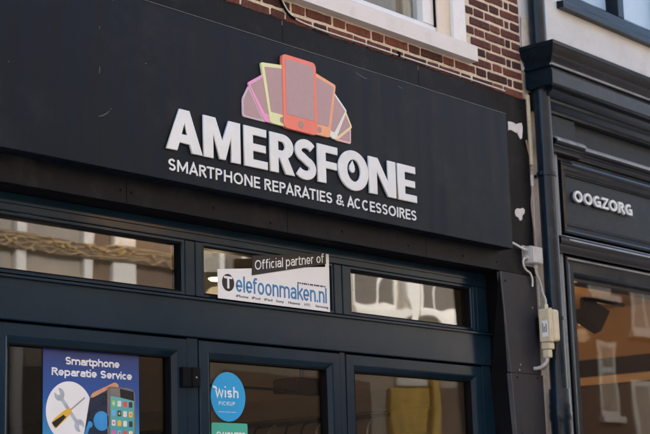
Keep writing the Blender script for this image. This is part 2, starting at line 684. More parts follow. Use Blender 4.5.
def draw_text(name, body, x0, x1, z0, z1, yfront, m, parent, t=.15, depth=.001, skew=0.0, gap=.13, xh=.72, lift=.00012, word=.30):
    H = z1 - z0
    items, pen, prev = [], 0.0, ''
    for ch in body:
        if ch == ' ':
            pen += word
            prev = ''
            continue
        w, P = char_paths(ch, t, xh)
        if prev + ch in KERN:
            pen -= KERN[prev + ch]
        prev = ch
        items.append((pen, w, P))
        pen += w + gap
    total = pen - gap
    sx = (x1 - x0) / total
    out = []
    for px_, w, P in items:
        v, f = [], []
        for k, (pts, cl) in enumerate(P):
            q = []
            for a, b in pts:
                x = x0 + (px_ + a) * sx
                q.append((x, z0 + b * H + (x - x0) * skew))
            stroke_geo(q, t * H / 2, yfront - k * lift, yfront + depth - k * lift * .5, cl, v, f)
        me = bpy.data.meshes.new(name)
        me.from_pydata(v, [], f)
        bm = bmesh.new()
        bm.from_mesh(me)
        bmesh.ops.recalc_face_normals(bm, faces=bm.faces)
        bm.to_mesh(me)
        bm.free()
        out.append(link(name, me, m, parent))
    return out


def disc(name, cx, cz, rx, rz, y0, y1, m, parent=None, n=40):
    return prism(name, arc(cx, cz, rx, rz, 0, 360 - 360 / n, n - 1), y0, y1, m, parent)


def screw(x, y, z, parent, m, r=.0045):
    v, f = [], []
    n = 10
    for k, (rr, yy) in enumerate(((r, y + .001), (r, y - .0015), (r * .6, y - .003))):
        v += [(x + rr * math.cos(2 * math.pi * i / n), yy, z + rr * math.sin(2 * math.pi * i / n)) for i in range(n)]
    for k in range(2):
        f += [(k * n + i, k * n + (i + 1) % n, (k + 1) * n + (i + 1) % n, (k + 1) * n + i) for i in range(n)]
    f += [tuple(range(2 * n, 3 * n)), tuple(range(n - 1, -1, -1))]
    return pyd('screw', v, f, m, parent, smooth=False)


def cyl_z(name, x, y, prof, m, parent=None, n=28):
    """lathe round a vertical axis; prof = (radius, z)"""
    v, f = [], []
    for r, z in prof:
        v += [(x + r * math.cos(2 * math.pi * i / n), y + r * math.sin(2 * math.pi * i / n), z) for i in range(n)]
    for k in range(len(prof) - 1):
        f += [(k * n + i, k * n + (i + 1) % n, (k + 1) * n + (i + 1) % n, (k + 1) * n + i) for i in range(n)]
    f += [tuple(range(n - 1, -1, -1)), tuple(range((len(prof) - 1) * n, len(prof) * n))]
    o = pyd(name, v, f, m, parent, smooth=True)
    try:
        o.data.set_sharp_from_angle(angle=math.radians(35))
    except Exception:
        pass
    return o


# ================================================================== SETTING
M['asphalt'] = mat('street_clinker', (.22, .185, .165), .85, .3, var=.25, scale=12, bump=.3, bscale=40)
M['paving'] = mat('paving', (.36, .35, .34), .85, .3, var=.15, scale=9, bump=.2, bscale=40)
g = pyd('street', [(-120, -120, 0), (120, -120, 0), (120, 120, 0), (-120, 120, 0)], [(0, 1, 2, 3)], M['asphalt'])
tag(g, 'brown clinker-paved shopping street', kind='structure')
p = box('pavement', -12, 40, -1.6, .1, -.05, .1, M['paving'], bevel=.01)
tag(p, 'grey pavement in front of the shops', kind='structure')
p = box('pavement', -12, 40, -7.2, -5.9, -.05, .1, M['paving'], bevel=.01)
tag(p, 'grey pavement across the street', kind='structure')

# ================================================================== SHOP BUILDING
shop = thing('shop_building', 'brick building with black shopfront, dark blue doors and white upstairs window', 'building')
XL, XR = 2.6, 7.655          # left end (out of frame) and right end of the brickwork
ZF0, ZF1 = 2.976, 4.066      # fascia
# mortar bed with an opening for the upper window
WX0, WX1, WZ0, WZ1 = 5.35, 7.09, 4.2, 5.9
uw = pyd('upper_wall',
         [(XL, -.003, 4.03), (XR, -.003, 4.03), (XR, -.003, 8.0), (XL, -.003, 8.0),
          (WX0, -.003, WZ0), (WX1, -.003, WZ0), (WX1, -.003, WZ1), (WX0, -.003, WZ1),
          (XL, .3, 4.03), (XR, .3, 4.03), (XR, .3, 8.0), (XL, .3, 8.0),
          (WX0, .3, WZ0), (WX1, .3, WZ0), (WX1, .3, WZ1), (WX0, .3, WZ1)],
         [(0, 1, 5, 4), (1, 2, 6, 5), (2, 3, 7, 6), (3, 0, 4, 7),
          (8, 12, 13, 9), (9, 13, 14, 10), (10, 14, 15, 11), (11, 15, 12, 8),
          (0, 8, 9, 1), (1, 9, 10, 2), (2, 10, 11, 3), (3, 11, 8, 0),
          (4, 5, 13, 12), (5, 6, 14, 13), (6, 7, 15, 14), (7, 4, 12, 15)], M['mortar'], shop)


def brick_mesh(l, h, seed, d=.03):
    rnd = random.Random(seed)
    bm = bmesh.new()
    bmesh.ops.create_cube(bm, size=1)
    for v in bm.verts:
        v.co.x *= l
        v.co.y *= d
        v.co.z *= h
    bmesh.ops.bevel(bm, geom=bm.edges[:], offset=.005, segments=1, affect='EDGES')
    lg = [e for e in bm.edges if e.calc_length() > .08]
    bmesh.ops.subdivide_edges(bm, edges=lg, cuts=3 if l > .15 else 1)
    for v in bm.verts:
        v.co += Vector((rnd.uniform(-.0022, .0022), rnd.uniform(-.002, .0015), rnd.uniform(-.0018, .0018)))
    me = bpy.data.meshes.new('brick')
    bm.to_mesh(me)
    bm.free()
    me.materials.append(M['brick'])
    return me


STR = [brick_mesh(.201, .0455, s) for s in range(7)]
HED = [brick_mesh(.096, .0455, 20 + s) for s in range(6)]
QUE = [brick_mesh(.046, .0455, 40 + s) for s in range(3)]
COURSE, JT = .0606, .0135
rnd = random.Random(3)
far = bmesh.new()
row = 0
z = 4.079
while z < 7.9:
    x = XR
    seq = iter(['s', 'h'] if row % 2 == 0 else ['h', 'q', 's'])
    typ = (row % 2 == 0)
    while x > XL:
        k_ = next(seq, None)
        if k_ is None:
            k_ = 's' if typ else 'h'
            typ = not typ
        elif row % 2 and k_ == 's':
            typ = False
        l, pool = {'s': (.201, STR), 'h': (.096, HED), 'q': (.046, QUE)}[k_]
        cx = x - l / 2
        hide = (cx - l / 2 < WX1 and cx + l / 2 > WX0 and z > WZ0 - .02 and z < WZ1)
        near = (cx > 4.95 and z < 4.78)
        if hide and cx + l / 2 > WX1 + .03 and near:          # cut brick beside the window
            ln = cx + l / 2 - WX1 - .004
            o = link('brick', rnd.choice(STR), None, uw)
            o.location = (WX1 + .004 + ln / 2, .006, z)
            o.scale = (ln / .203, 1, 1)
        elif not hide:
            if near:
                o = link('brick', rnd.choice(pool), None, uw)
                o.location = (cx + rnd.uniform(-.002, .002), .007 + rnd.uniform(-.003, .002), z + rnd.uniform(-.0015, .0015))
                o.rotation_euler = (rnd.uniform(-.01, .01), rnd.uniform(-.006, .006), rnd.uniform(-.008, .008))
            else:
                r = bmesh.ops.create_cube(far, size=1)
                for v in r['verts']:
                    v.co = Vector((cx + v.co.x * l, .007 + v.co.y * .03, z + v.co.z * .0475))
        x -= l + JT
    z += COURSE
    row += 1
me = bpy.data.meshes.new('brickwork')
far.to_mesh(me)
far.free()
o = link('brickwork', me, M['brick'], uw)
o['kind'] = 'stuff'

# building mass behind the front (side walls, back, roof) - closes the rooms and shades the street
M['roof'] = mat('roof_tiles', (.10, .05, .04), .8, .3, var=.2, scale=8)
M['party'] = mat('party_wall', (.3, .24, .19), .9, .2, var=.15, scale=4)
box('side_wall', XL - .2, XL, .3, 8, 0, 8, M['party'], shop, 0)
box('party_wall', 7.62, 7.70, .31, 8, 0, 8, M['party'], shop, 0)
box('rear_wall', XL, 7.62, 7.8, 8, 0, 8, M['party'], shop, 0)
pyd('roof', [(XL - .3, -.1, 7.98), (7.7, -.1, 7.98), (7.7, 8.1, 7.98), (XL - .3, 8.1, 7.98), (XL - .3, 4, 8.6), (7.7, 4, 8.6)],
    [(0, 1, 5, 4), (3, 4, 5, 2), (0, 4, 3), (1, 2, 5), (0, 3, 2, 1)], M['roof'], shop)

# fascia board: sheets with seams
seams = [XL, 4.435, 5.483, 6.607, 7.69]
fb = box('fascia_board', XL, 7.69, .0, .028, ZF0 + .001, ZF1, M['fascia'], shop, .002)
for i in range(len(seams) - 1):
    box('sheet', seams[i] + .0012, seams[i + 1] - .0012, -.004, .0005, ZF0 - .001, ZF1 + .002, M['fascia'], fb, .0012)
for sx, sz in ((4.464, 3.027), (4.973, 3.029), (5.362, 3.007), (4.40, 3.03), (5.9, 3.03), (6.45, 3.02), (6.95, 3.02), (7.28, 3.02), (7.62, 4.0), (7.63, 3.55)):
    screw(sx, -.004, sz, fb, M['black'], .006)


tag(prism('bare_patch', [(7.4769, 3.8915), (7.5028, 3.8942), (7.5287, 3.8948), (7.5475, 3.8932), (7.5627, 3.8889), (7.5934, 3.9014), (7.6255, 3.9081), (7.6337, 3.8845), (7.6287, 3.8515), (7.6195, 3.8119), (7.6012, 3.8028), (7.5855, 3.82), (7.5713, 3.8355), (7.5455, 3.837), (7.5235, 3.8412), (7.4981, 3.8447), (7.475, 3.8357)], -.0058, -.0035, M['chip'], fb), 'white bare patch where the black paint has peeled off')
tag(prism('bare_patch', [(7.5035, 3.3569), (7.5263, 3.3702), (7.5551, 3.3699), (7.585, 3.3801), (7.6058, 3.3705), (7.6001, 3.3492), (7.5766, 3.3318), (7.5705, 3.3064), (7.548, 3.2974), (7.5318, 3.3157), (7.507, 3.3186), (7.4979, 3.3358)], -.0058, -.0035, M['chip'], fb), 'small pale chip in the black paint')

# soffit of the recess and the pilaster
box('soffit', XL, 7.40, .029, .21, ZF0 - .002, ZF0 + .03, M['reveal'], shop, 0)
pil = thing('pilaster', '', '')
for k in list(pil.keys()):
    del pil[k]
pil.parent = shop
ZS = 2.391


def pedge(z):            # slanting left edge of the cladding
    return 7.313 + (2.976 - z) * .0905


pw = prism('core', [(7.42, 0), (7.69, 0), (7.69, ZF0 - .004), (7.42, ZF0 - .004)], .004, .3, M['pilaster'], pil)
prism('upper_sheet', [(pedge(ZS) + .002, ZS + .0015), (7.69, ZS + .0015), (7.69, ZF0 - .003), (pedge(2.976), ZF0 - .003)], -.003, .0035,
      M['pilaster'], pil, .001)
prism('lower_sheet', [(pedge(0.1) * 0 + 7.44, .1), (7.70, .1), (7.70, ZS - .0015), (pedge(ZS) - .004, ZS - .0015), (7.395, 2.04)], -.006, .0005,
      M['pilaster'], pil, .001)
prism('edge_trim', [(pedge(ZS) - .001, ZS + .003), (pedge(ZS) + .002, ZS + .003), (pedge(2.976) + .002, ZF0 - .005), (pedge(2.976) - .001, ZF0 - .005)],
      -.006, .02, M['edge_strip'], pil)
prism('edge_trim', [(7.397, 1.9), (7.4005, 1.9), (pedge(ZS) - .002, ZS - .004), (pedge(ZS) - .0055, ZS - .004)], -.009, .02, M['edge_strip'], pil)
pyd('reveal', [(7.311, .001, ZF0 - .003), (7.40, .001, 2.04), (7.40, .001, .1), (7.384, .2, .1), (7.384, .2, 2.04), (7.384, .2, ZF0 - .003)],
    [(0, 1, 4, 5), (1, 2, 3, 4)], M['reveal'], pil)
for sx, sz, mm in ((7.632, 2.784, M['steel']), (7.457, 2.409, M['steel']), (7.428, 2.366, M['black']), (7.64, 2.37, M['black']), (7.47, 2.44, M['steel']), (7.36, 2.92, M['black'])):
    screw(sx, -.004 if sz > ZS else -.006, sz, pil, mm, .006)
box('skirting', 7.43, 7.71, -.022, -.0065, 1.0, 2.045, M['pilaster'], pil, .003)

# shop front frame: head, mullions, transom bar, side posts
FY = .13
hd = box('head_rail', 2.7, 7.384, FY, .22, 2.893, ZF0 - .003, M['frame'], shop, .004)
box('drip_bead', 2.7, 7.384, FY - .006, FY + .004, 2.925, 2.940, M['frame'], hd, .002)
MULL = [(4.92, 5.033), (5.985, 6.114), (7.222, 7.384)]
for a, b in MULL:
    mu = box('mullion', a, b, FY + .002, .22, 2.632, 2.892, M['frame'], shop, .004)
    if b < 7:
        box('bead', a + .062, a + .070, FY - .003, FY + .01, 2.633, 2.891, M['frame'], mu, .002)
    else:
        box('bead', a + .03, a + .036, FY - .003, FY + .01, 2.633, 2.891, M['frame'], mu, .002)
tb = box('transom_bar', 2.7, 7.384, FY - .012, .23, 2.438, 2.625, M['frame'], shop, .005)
moulding('weather_ledge', [(FY - .03, 2.612), (FY - .03, 2.622), (FY + .04, 2.634), (.22, 2.634), (.22, 2.612)], 2.7, 7.384, M['frame'], tb)
box('side_post', 7.275, 7.384, FY + .001, .23, .1, 2.4375, M['frame'], shop, .004)
for x0, x1, gm in ((2.9, 4.92, 'glass_left'), (5.033, 5.985, 'glass_left'), (6.114, 7.222, 'glass_old')):
    tw = ring('transom_window', x0, x1, 2.634, 2.892, [(.001, .2), (.001, .137), (.012, .137), (.016, .144), (.016, .2)], M['frame'], shop)
    ring('gasket', x0 + .0155, x1 - .0155, 2.634 + .0155, 2.892 - .0155, [(.0, .2), (.0, .146), (.006, .146), (.006, .2)], M['black'], tw)
    pane('pane', x0 + .01, x1 - .01, 2.646, 2.882, .166, M[gm], tw)

DOORPROF = [(.002, .2), (.002, .135), (.006, .131), (.056, .131), (.064, .134), (.080, .148), (.084, .152), (.084, .2)]
DOORS = [(3.838, 4.924, 'door'), (5.001, 6.012, 'door'), (6.062, 7.273, 'shop_window')]
for x0, x1, nm in DOORS:
    d = ring(nm, x0, x1, .14, 2.432, DOORPROF, M['frame'], shop)
    ring('gasket', x0 + .0835, x1 - .0835, .14 + .0835, 2.432 - .0835, [(0, .2), (0, .1535), (.007, .1535), (.007, .2)], M['black'], d)
    pane('pane', x0 + .08, x1 - .08, .22, 2.352, .180, M['glass'], d)
    if x1 < 5:
        for zc in (2.252, 1.2, .35):
            h = box('hinge', 4.873, 4.928, .108, .131, zc - .045, zc + .045, M['black'], d, .003)
            box('knuckle', 4.931, 4.982, .105, .130, zc - .043, zc + .047, M['reveal'], h, .004)
            screw(4.955, .105, zc, h, M['steel'], .005)
    else:
        pass
box('door_post', 4.926, 4.999, FY + .008, .22, .1, 2.4375, M['frame'], shop, .003)
box('door_post', 6.014, 6.060, FY + .008, .22, .1, 2.4375, M['frame'], shop, .003)
box('door_post', 3.60, 3.836, FY + .008, .22, .1, 2.4375, M['frame'], shop, .003)
box('door_stop', 2.7, 7.274, .2005, .2295, 2.395, 2.4375, M['black'], shop, 0)
box('threshold', 2.7, 7.384, .1, .3, .05, .139, M['frame'], shop, .003)
box('stall_panel', 2.7, 3.6, FY + .01, .2, .14, 2.437, M['frame'], shop, .003)

# shop interior
M['in_wall'] = mat('interior_wall', (.12, .09, .07), .8, .3, var=.12, scale=2)
M['in_panel'] = mat('interior_slatwall', (.085, .06, .045), .7, .3, var=.2, scale=3, stretch=(1, 1, 6))
M['in_ceil'] = mat('interior_ceiling', (.20, .165, .135), .9, .2, var=.08)
M['in_floor'] = mat('interior_floor', (.12, .09, .07), .5, .4, var=.15)
box('interior_floor', XL, 7.62, .31, 6, .05, .1, M['in_floor'], shop, 0)
box('interior_ceiling', XL, 7.62, .215, 6, 3.03, 3.08, M['in_ceil'], shop, 0)
box('interior_rear_wall', XL, 7.62, 5.9, 6, .1, 3.03, M['in_wall'], shop, 0)
sw = box('interior_side_wall', 7.55, 7.62, .32, 5.9, .1, 3.03, M['in_wall'], shop, 0)
for k in range(9):
    box('slat', 7.525, 7.549, .7, 5.2, 1.05 + k * .15, 1.18 + k * .15, M['in_panel'], sw, .003)

# upper window
M['curtain'] = mat('net_curtain', (.15, .17, .21), .9, .1, var=.15, scale=4, stretch=(12, 1, 1))
uwn = thing('upper_window', '', '')
for k in list(uwn.keys()):
    del uwn[k]
uwn.parent = shop
sl = moulding('sill', [(-.062, 4.172), (-.062, 4.262), (-.052, 4.270), (.01, 4.283), (.2, 4.300), (.2, 4.172)], 5.3, 7.113, M['sill'], uwn)
box('casing', 6.970, 7.088, -.006, .2, 4.272, 5.9, M['whitewood'], uwn, .004)
box('window_post', 6.845, 6.969, .020, .2, 4.284, 5.9, M['cream'], uwn, .004)
moulding('sash_rail', [(.035, 4.287), (.035, 4.335), (.05, 4.352), (.12, 4.352), (.12, 4.287)], 5.5, 6.844, M['whitewood'], uwn)
box('sash_stile', 6.742, 6.844, .045, .12, 4.353, 5.85, M['whitewood'], uwn, .004)
box('sash_bead', 6.8395, 6.8445, .030, .045, 4.34, 5.85, M['black'], uwn, .001)
box('window_post', 5.36, 5.5, .020, .2, 4.284, 5.9, M['cream'], uwn, .004)
box('lintel', 5.36, 7.088, .0, .2, 5.851, 5.95, M['whitewood'], uwn, .004)
pane('pane', 5.5, 6.742, 4.352, 5.85, .085, M['glass_up'], uwn)
v, f = [], []
for i in range(80):
    x = 5.5 + i * (6.70 - 5.5) / 79
    y = .19 + .02 * math.sin(i * .9) + .008 * math.sin(i * 2.3)
    v += [(x, y, 4.30), (x, y, 5.85)]
    if i:
        f.append((2 * i - 2, 2 * i, 2 * i + 1, 2 * i - 1))
pyd('curtain', v, f, M['curtain'], uwn, smooth=True)
box('interior_backing', 5.2, 7.3, 1.2, 1.25, 4.1, 6, M['in_wall'], uwn, 0)

# ================================================================== SHOP SIGN
sign = thing('shop_sign', 'long charcoal shop sign with raised white lettering and phone fan logo', 'sign')
SX1, SZ0, SZ1, SY = 7.328, 3.092, 3.892, -.09
panel = box('panel', 2.7, SX1, SY, -.0045, SZ0, SZ1, M['sign_panel'], sign, .0025)
box('edge_trim', 2.7, SX1 - .002, SY - .0015, SY + .006, SZ1 + .0002, SZ1 + .003, M['edge_strip'], panel, 0)
K = 4.7965 / 4.78
LZ0, LH, LF, LD = 1.6 + (3.2265 - 1.6) * K, .1955, -.1035, .0125


def S_shape():
    top = arc(.445, .715, .285, .185, 28, 245, 26)
    bot = arc(.405, .275, .30, .185, 68, -148, 26)
    return [ribbon(top + bot, .118)]


GL = {
    'A': [[(0, 0), (.34, 0), (.415, .2), (.74, .2), (.815, 0), (1.154, 0), (.74, 1), (.42, 1)], [(.578, .68), (.485, .41), (.67, .41)]],
    'M': [[(0, 0), (0, 1), (.40, 1), (.625, .47), (.85, 1), (1.24, 1), (1.24, 0), (.92, 0), (.92, .58), (.725, .02), (.525, .02), (.32, .58), (.32, 0)]],
    'E': [[(0, 0), (.82, 0), (.82, .2), (.31, .2), (.31, .405), (.76, .405), (.76, .595), (.31, .595), (.31, .8), (.79, .8), (.79, 1), (0, 1)]],
    'R': [[(0, 0), (0, 1)] + arc(.46, .69, .40, .31, 90, -62, 20) + [(.90, 0), (.56, 0), (.34, .375), (.30, .375), (.30, 0)],
          [(.30, .80)] + arc(.42, .69, .13, .11, 90, -90, 12) + [(.30, .58)]],
    'S': S_shape(),
    'F': [[(0, 0), (.32, 0), (.32, .39), (.75, .39), (.75, .585), (.32, .585), (.32, .8), (.79, .8), (.79, 1), (0, 1)]],
    'O': [arc(.613, .5, .613, .535, 0, 355, 47), arc(.63, .5, .27, .29, 0, 352, 35),
          [(.58, .765), (.47, .62), (.45, .53), (.49, .46), (.57, .43), (.64, .46), (.67, .53), (.65, .63)], ],
    'N': [[(0, 0), (0, 1), (.38, 1), (.81, .40), (.81, 1), (1.145, 1), (1.145, 0), (.79, 0), (.335, .61), (.335, 0)]],
}
for ch, x in zip('AMERSFONE', (4.569, 4.801, 5.068, 5.246, 5.418, 5.591, 5.749, 5.992, 6.232)):
    glyph('letter', GL[ch], x * K, LZ0, (LH, LH), LF, LD, M['white_letter'], sign, bev=.0035)
TL = dict(t=.16, depth=.0045, gap=.125, lift=.0002)
draw_text('letter', 'SMARTPHONE', 4.603, 5.196, 3.137, 3.191, -.0945, M['white_letter'], sign, **TL)
draw_text('letter', 'REPARATIES', 5.228, 5.722, 3.137, 3.191, -.0945, M['white_letter'], sign, **TL)
draw_text('letter', '&', 5.752, 5.812, 3.137, 3.191, -.0945, M['white_letter'], sign, **TL)
draw_text('letter', 'ACCESSOIRES', 5.838, 6.412, 3.137, 3.191, -.0945, M['white_letter'], sign, **TL)

# fan of phones
scr_m = mat('emblem_screen', (.42, .27, .275), .4, .4, var=.05, scale=60)
plate_side = M['white_letter']


def inset_poly(pts, d):
    n = len(pts)
    out = []
    area = sum(pts[i][0] * pts[(i + 1) % n][1] - pts[(i + 1) % n][0] * pts[i][1] for i in range(n))
    sg = 1 if area > 0 else -1
    for i in range(n):
        a, b, c = Vector(pts[i - 1]), Vector(pts[i]), Vector(pts[(i + 1) % n])
        d1, d2 = (b - a).normalized(), (c - b).normalized()
        n1, n2 = Vector((-d1.y, d1.x)) * sg, Vector((-d2.y, d2.x)) * sg
        k = (n1 + n2)
        k = k / max(.25, k.dot(n1))
        out.append((b.x + k.x * d[i] if isinstance(d, list) else b.x + k.x * d, b.y + k.y * (d[i] if isinstance(d, list) else d)))
    return out


def round_poly(pts, r, n=5):
    out = []
    m = len(pts)
    for i in range(m):
        a, b, c = Vector(pts[i - 1]), Vector(pts[i]), Vector(pts[(i + 1) % m])
        u, w = (a - b).normalized(), (c - b).normalized()
        rr = min(r, (a - b).length * .45, (c - b).length * .45)
        p0, p1 = b + u * rr, b + w * rr
        for k in range(n + 1):
            t = k / n
            out.append(tuple((1 - t) ** 2 * p0 + 2 * t * (1 - t) * b + t * t * p1))
    return out


def emb(pts, col, yf, screen=None, btn=None, r=.014, nm=''):
    m = mat('emblem_ink_' + nm, col, .4, .4, var=.05, scale=30)
    o = prism('phone_emblem', round_poly(pts, r), yf, SY - .0005, m, sign, .0012)
    if screen:
        prism('screen', round_poly(screen, .006), yf - .0012, yf + .0004, scr_m, o)
    if btn:
        disc('home_button', btn[0], btn[1], btn[2], btn[2] * 1.1, yf - .0014, yf + .0004, mat('emblem_button_' + nm, (.33, .22, .2), .4), o, 20)
    tag(o, nm + ' outlined phone of the fan logo')
    return o


emb([(5.082, 3.468), (5.240, 3.468), (5.25, 3.48), (5.130, 3.632), (5.082, 3.556)], (.55, .44, .50), -.096,
    [(5.094, 3.480), (5.218, 3.478), (5.128, 3.610), (5.094, 3.552)], nm='lavender')
emb([(5.236, 3.470), (5.32, 3.47), (5.27, 3.728), (5.120, 3.640)], (.78, .33, .55), -.099,
    [(5.236, 3.512), (5.30, 3.512), (5.262, 3.708), (5.138, 3.634)], nm='pink')
emb([(5.270, 3.470), (5.44, 3.468), (5.42, 3.782), (5.212, 3.760)], (.72, .74, .40), -.103,
    [(5.275, 3.525), (5.42, 3.525), (5.40, 3.762), (5.236, 3.742)], (5.352, 3.498, .014), nm='yellow-green')
emb([(5.882, 3.467), (5.886, 3.552), (5.86, 3.562), (5.752, 3.474), (5.762, 3.467)], (.72, .45, .42), -.096,
    [(5.872, 3.477), (5.874, 3.538), (5.79, 3.480)], nm='pale pink')
emb([(5.768, 3.470), (5.895, 3.556), (5.838, 3.65), (5.72, 3.50)], (.80, .66, .35), -.098,
    [(5.775, 3.49), (5.878, 3.560), (5.836, 3.626), (5.745, 3.515)], nm='yellow')
emb([(5.745, 3.468), (5.762, 3.476), (5.854, 3.636), (5.74, 3.73), (5.66, 3.50)], (.72, .74, .66), -.100,
    [(5.748, 3.505), (5.838, 3.632), (5.745, 3.71), (5.68, 3.52)], nm='white')
emb([(5.56, 3.470), (5.708, 3.470), (5.768, 3.754), (5.58, 3.795)], (.82, .36, .19), -.103,
    [(5.58, 3.525), (5.700, 3.525), (5.748, 3.740), (5.59, 3.772)], (5.63, 3.497, .014), nm='orange')
emb([(5.360, 3.462), (5.610, 3.462), (5.610, 3.835), (5.360, 3.835)], (.80, .19, .13), -.108,
    [(5.382, 3.532), (5.588, 3.532), (5.588, 3.812), (5.382, 3.812)], (5.485, 3.498, .018), r=.03, nm='coral')

# scratches in the sign paint
for pts in ([(4.20, 3.31), (4.22, 3.315), (4.245, 3.33), (4.262, 3.345)], [(4.265, 3.352), (4.272, 3.356)], [(4.205, 3.50), (4.207, 3.53)],
            [(4.28, 3.875), (4.30, 3.86)], [(4.275, 3.852), (4.283, 3.846)], [(3.72, 3.45), (3.726, 3.452)], [(4.47, 3.60), (4.478, 3.602)],
            [(5.95, 3.862), (6.02, 3.845), (6.04, 3.848)], [(4.205, 3.70), (4.207, 3.712)], [(6.30, 3.86), (6.34, 3.853)]):
    path = [p for p in pts]
    w = [.0006 + .0012 * math.sin(math.pi * (i + .5) / len(path)) for i in range(len(path))]
    prism('scratch', ribbon(path, w), SY - .0004, SY + .001, M['scratch'], panel)

# ================================================================== BOARD IN THE TRANSOM WINDOW
tele = thing('partner_board', 'white board with blue lettering leaning in the middle fanlight', 'sign')
BY = .108
blue = mat('print_blue', (.035, .20, .42), .45, .3, var=.04)
inkb = mat('print_black', (.012, .012, .014), .45, .3, var=.1)
tilt = .0
prism('board', [(5.108, 2.632), (5.917, 2.632), (5.921, 2.93), (5.893, 2.93), (5.893, 2.862), (5.108, 2.770)], BY, BY + .004, M['white_print'], tele, .0006)
st = prism('black_strip', [(5.340, 2.763), (5.892, 2.876), (5.894, 2.932), (5.345, 2.860)], BY - .0035, BY - .0002, inkb, tele, .0004)
draw_text('letter', 'Official partner of', 5.360, 5.876, 2.791, 2.838, BY - .0042, M['white_print'], st, t=.125, depth=.0006, skew=.178, gap=.10, xh=.74)
dcirc = disc('letter_badge', 5.176, 2.712, .041, .0415, BY - .001, BY + .0005, inkb, tele)
prism('letter', [(5.148, 2.742), (5.148, 2.731), (5.169, 2.731), (5.169, 2.684), (5.183, 2.684), (5.183, 2.731), (5.204, 2.731), (5.204, 2.742)], BY - .0018, BY - .0008, M['white_print'], dcirc)
draw_text('letter', 'elefoonmaken.nl', 5.229, 5.893, 2.674, 2.752, BY - .001, blue, tele, t=.135, depth=.0015, gap=.10, xh=.76)
for i, (s, x) in enumerate((('iPhone', 5.229), ('iPod', 5.338), ('iPad', 5.425), ('Sony', 5.51), ('Huawei', 5.60), ('HTC', 5.72), ('Samsung', 5.805))):
    fit_text('small_print', s, x, x + .0135 * len(s) + .004, 2.648, 2.660, BY - .001, inkb, tele, depth=.0015, bold=.01)['kind'] = 'stuff'
for i in range(14):        # tiny unreadable line above the lettering
    box('small_print', 5.672 + i * .0158, 5.672 + i * .0158 + random.choice((.008, .011, .013)), BY - .001, BY + .0005, 2.7545, 2.7625, inkb, tele, 0)

# ================================================================== POSTER ON THE DOOR GLASS
post = thing('repair_poster', 'blue repair service poster with tools and phones on the left door glass', 'poster')
PY = .1770
pm = gradient_print('poster_ink', [(0, (.05, .45, .68)), (.42, (.03, .30, .58)), (.70, (.010, .085, .34)), (1, (.010, .026, .15))], 1.62, 2.345)
box('sheet', 4.125, 4.666, PY, PY + .002, 1.62, 2.345, pm, post, 0)
Y1, Y2, Y3, Y4, Y5 = PY - .0006, PY - .0012, PY - .0018, PY - .0024, PY - .003
draw_text('letter', 'Smartphone', 4.243, 4.553, 2.279, 2.312, Y1, M['white_print'], post, t=.205, depth=.0005, gap=-.04, xh=.75)
draw_text('letter', 'Reparatie Service', 4.168, 4.627, 2.230, 2.263, Y1, M['white_print'], post, t=.205, depth=.0005, gap=-.04, xh=.75)
disc('tool_badge', 4.268, 2.080, .1275, .1275, Y1, PY - .0001, M['white_print'], post, 56)
grey = mat('print_steel', (.36, .42, .48), .4, var=.25, scale=30)
wr = ribbon([(4.222, 2.135), (4.262, 2.088), (4.308, 2.035)], .0085)
prism('wrench', wr, Y2, Y1 - .0001, grey, post)
for (cx, cz, a0) in ((4.212, 2.150, 135), (4.322, 2.022, -45)):
    prism('wrench_jaw', [(cx + .027 * math.cos(math.radians(a)), cz + .027 * math.sin(math.radians(a))) for a in range(a0 + 28, a0 + 333, 15)] +
          [(cx + .010 * math.cos(math.radians(a0 - 60)), cz + .010 * math.sin(math.radians(a0 - 60))),
           (cx - .004 * math.cos(math.radians(a0)), cz - .004 * math.sin(math.radians(a0))),
           (cx + .010 * math.cos(math.radians(a0 + 60)), cz + .010 * math.sin(math.radians(a0 + 60)))], Y2 - .0001, Y1 - .0001, grey, post)
prism('screwdriver_blade', ribbon([(4.270, 2.085), (4.352, 2.142)], .0032), Y3, Y2 - .0002, mat('print_blade', (.3, .3, .3), .4), post)
prism('screwdriver_handle', ribbon([(4.180, 2.018), (4.196, 2.032), (4.245, 2.068), (4.274, 2.088)], [.016, .019, .017, .010]), Y3 - .0002, Y2 - .0002,
      mat('print_yellow', (.72, .42, .03), .4), post)
prism('screwdriver_grip', ribbon([(4.178, 2.022), (4.238, 2.062)], [.011, .005]), Y4 - .0002, Y3 - .0003, inkb, post)
prism('screwdriver_grip', ribbon([(4.19, 2.012), (4.246, 2.058)], [.004, .003]), Y4 - .0002, Y3 - .0003, inkb, post)
# phone seen from behind, leaning
cop = mat('print_copper', (.62, .30, .15), .35, var=.35, scale=40)
navyp = mat('print_navy', (.006, .018, .05), .3, var=.5, scale=14)
prism('phone_back', round_poly([(4.336, 1.90), (4.385, 2.152), (4.398, 2.165), (4.524, 2.216), (4.545, 2.206), (4.545, 1.90)], .008), Y2, Y1 - .0001, cop, post)
prism('phone_back_glass', [(4.330, 1.90), (4.380, 2.142), (4.40, 2.145), (4.482, 2.182), (4.482, 1.90)], Y3, Y2 - .0001, navyp, post)
bl = mat('print_sky', (.03, .27, .62), .35, var=.2, scale=20)
prism('blue_swirl', arc(4.445, 2.045, .045, .042, 30, 330, 24), Y4, Y3 - .0001, bl, post)
prism('blue_swirl', arc(4.380, 2.028, .014, .014, 0, 345, 16), Y4, Y3 - .0001, bl, post)
prism('blue_swirl', ribbon([(4.352, 1.97), (4.366, 2.01), (4.382, 2.04)], .008), Y4 - .0001, Y3 - .0001, bl, post)
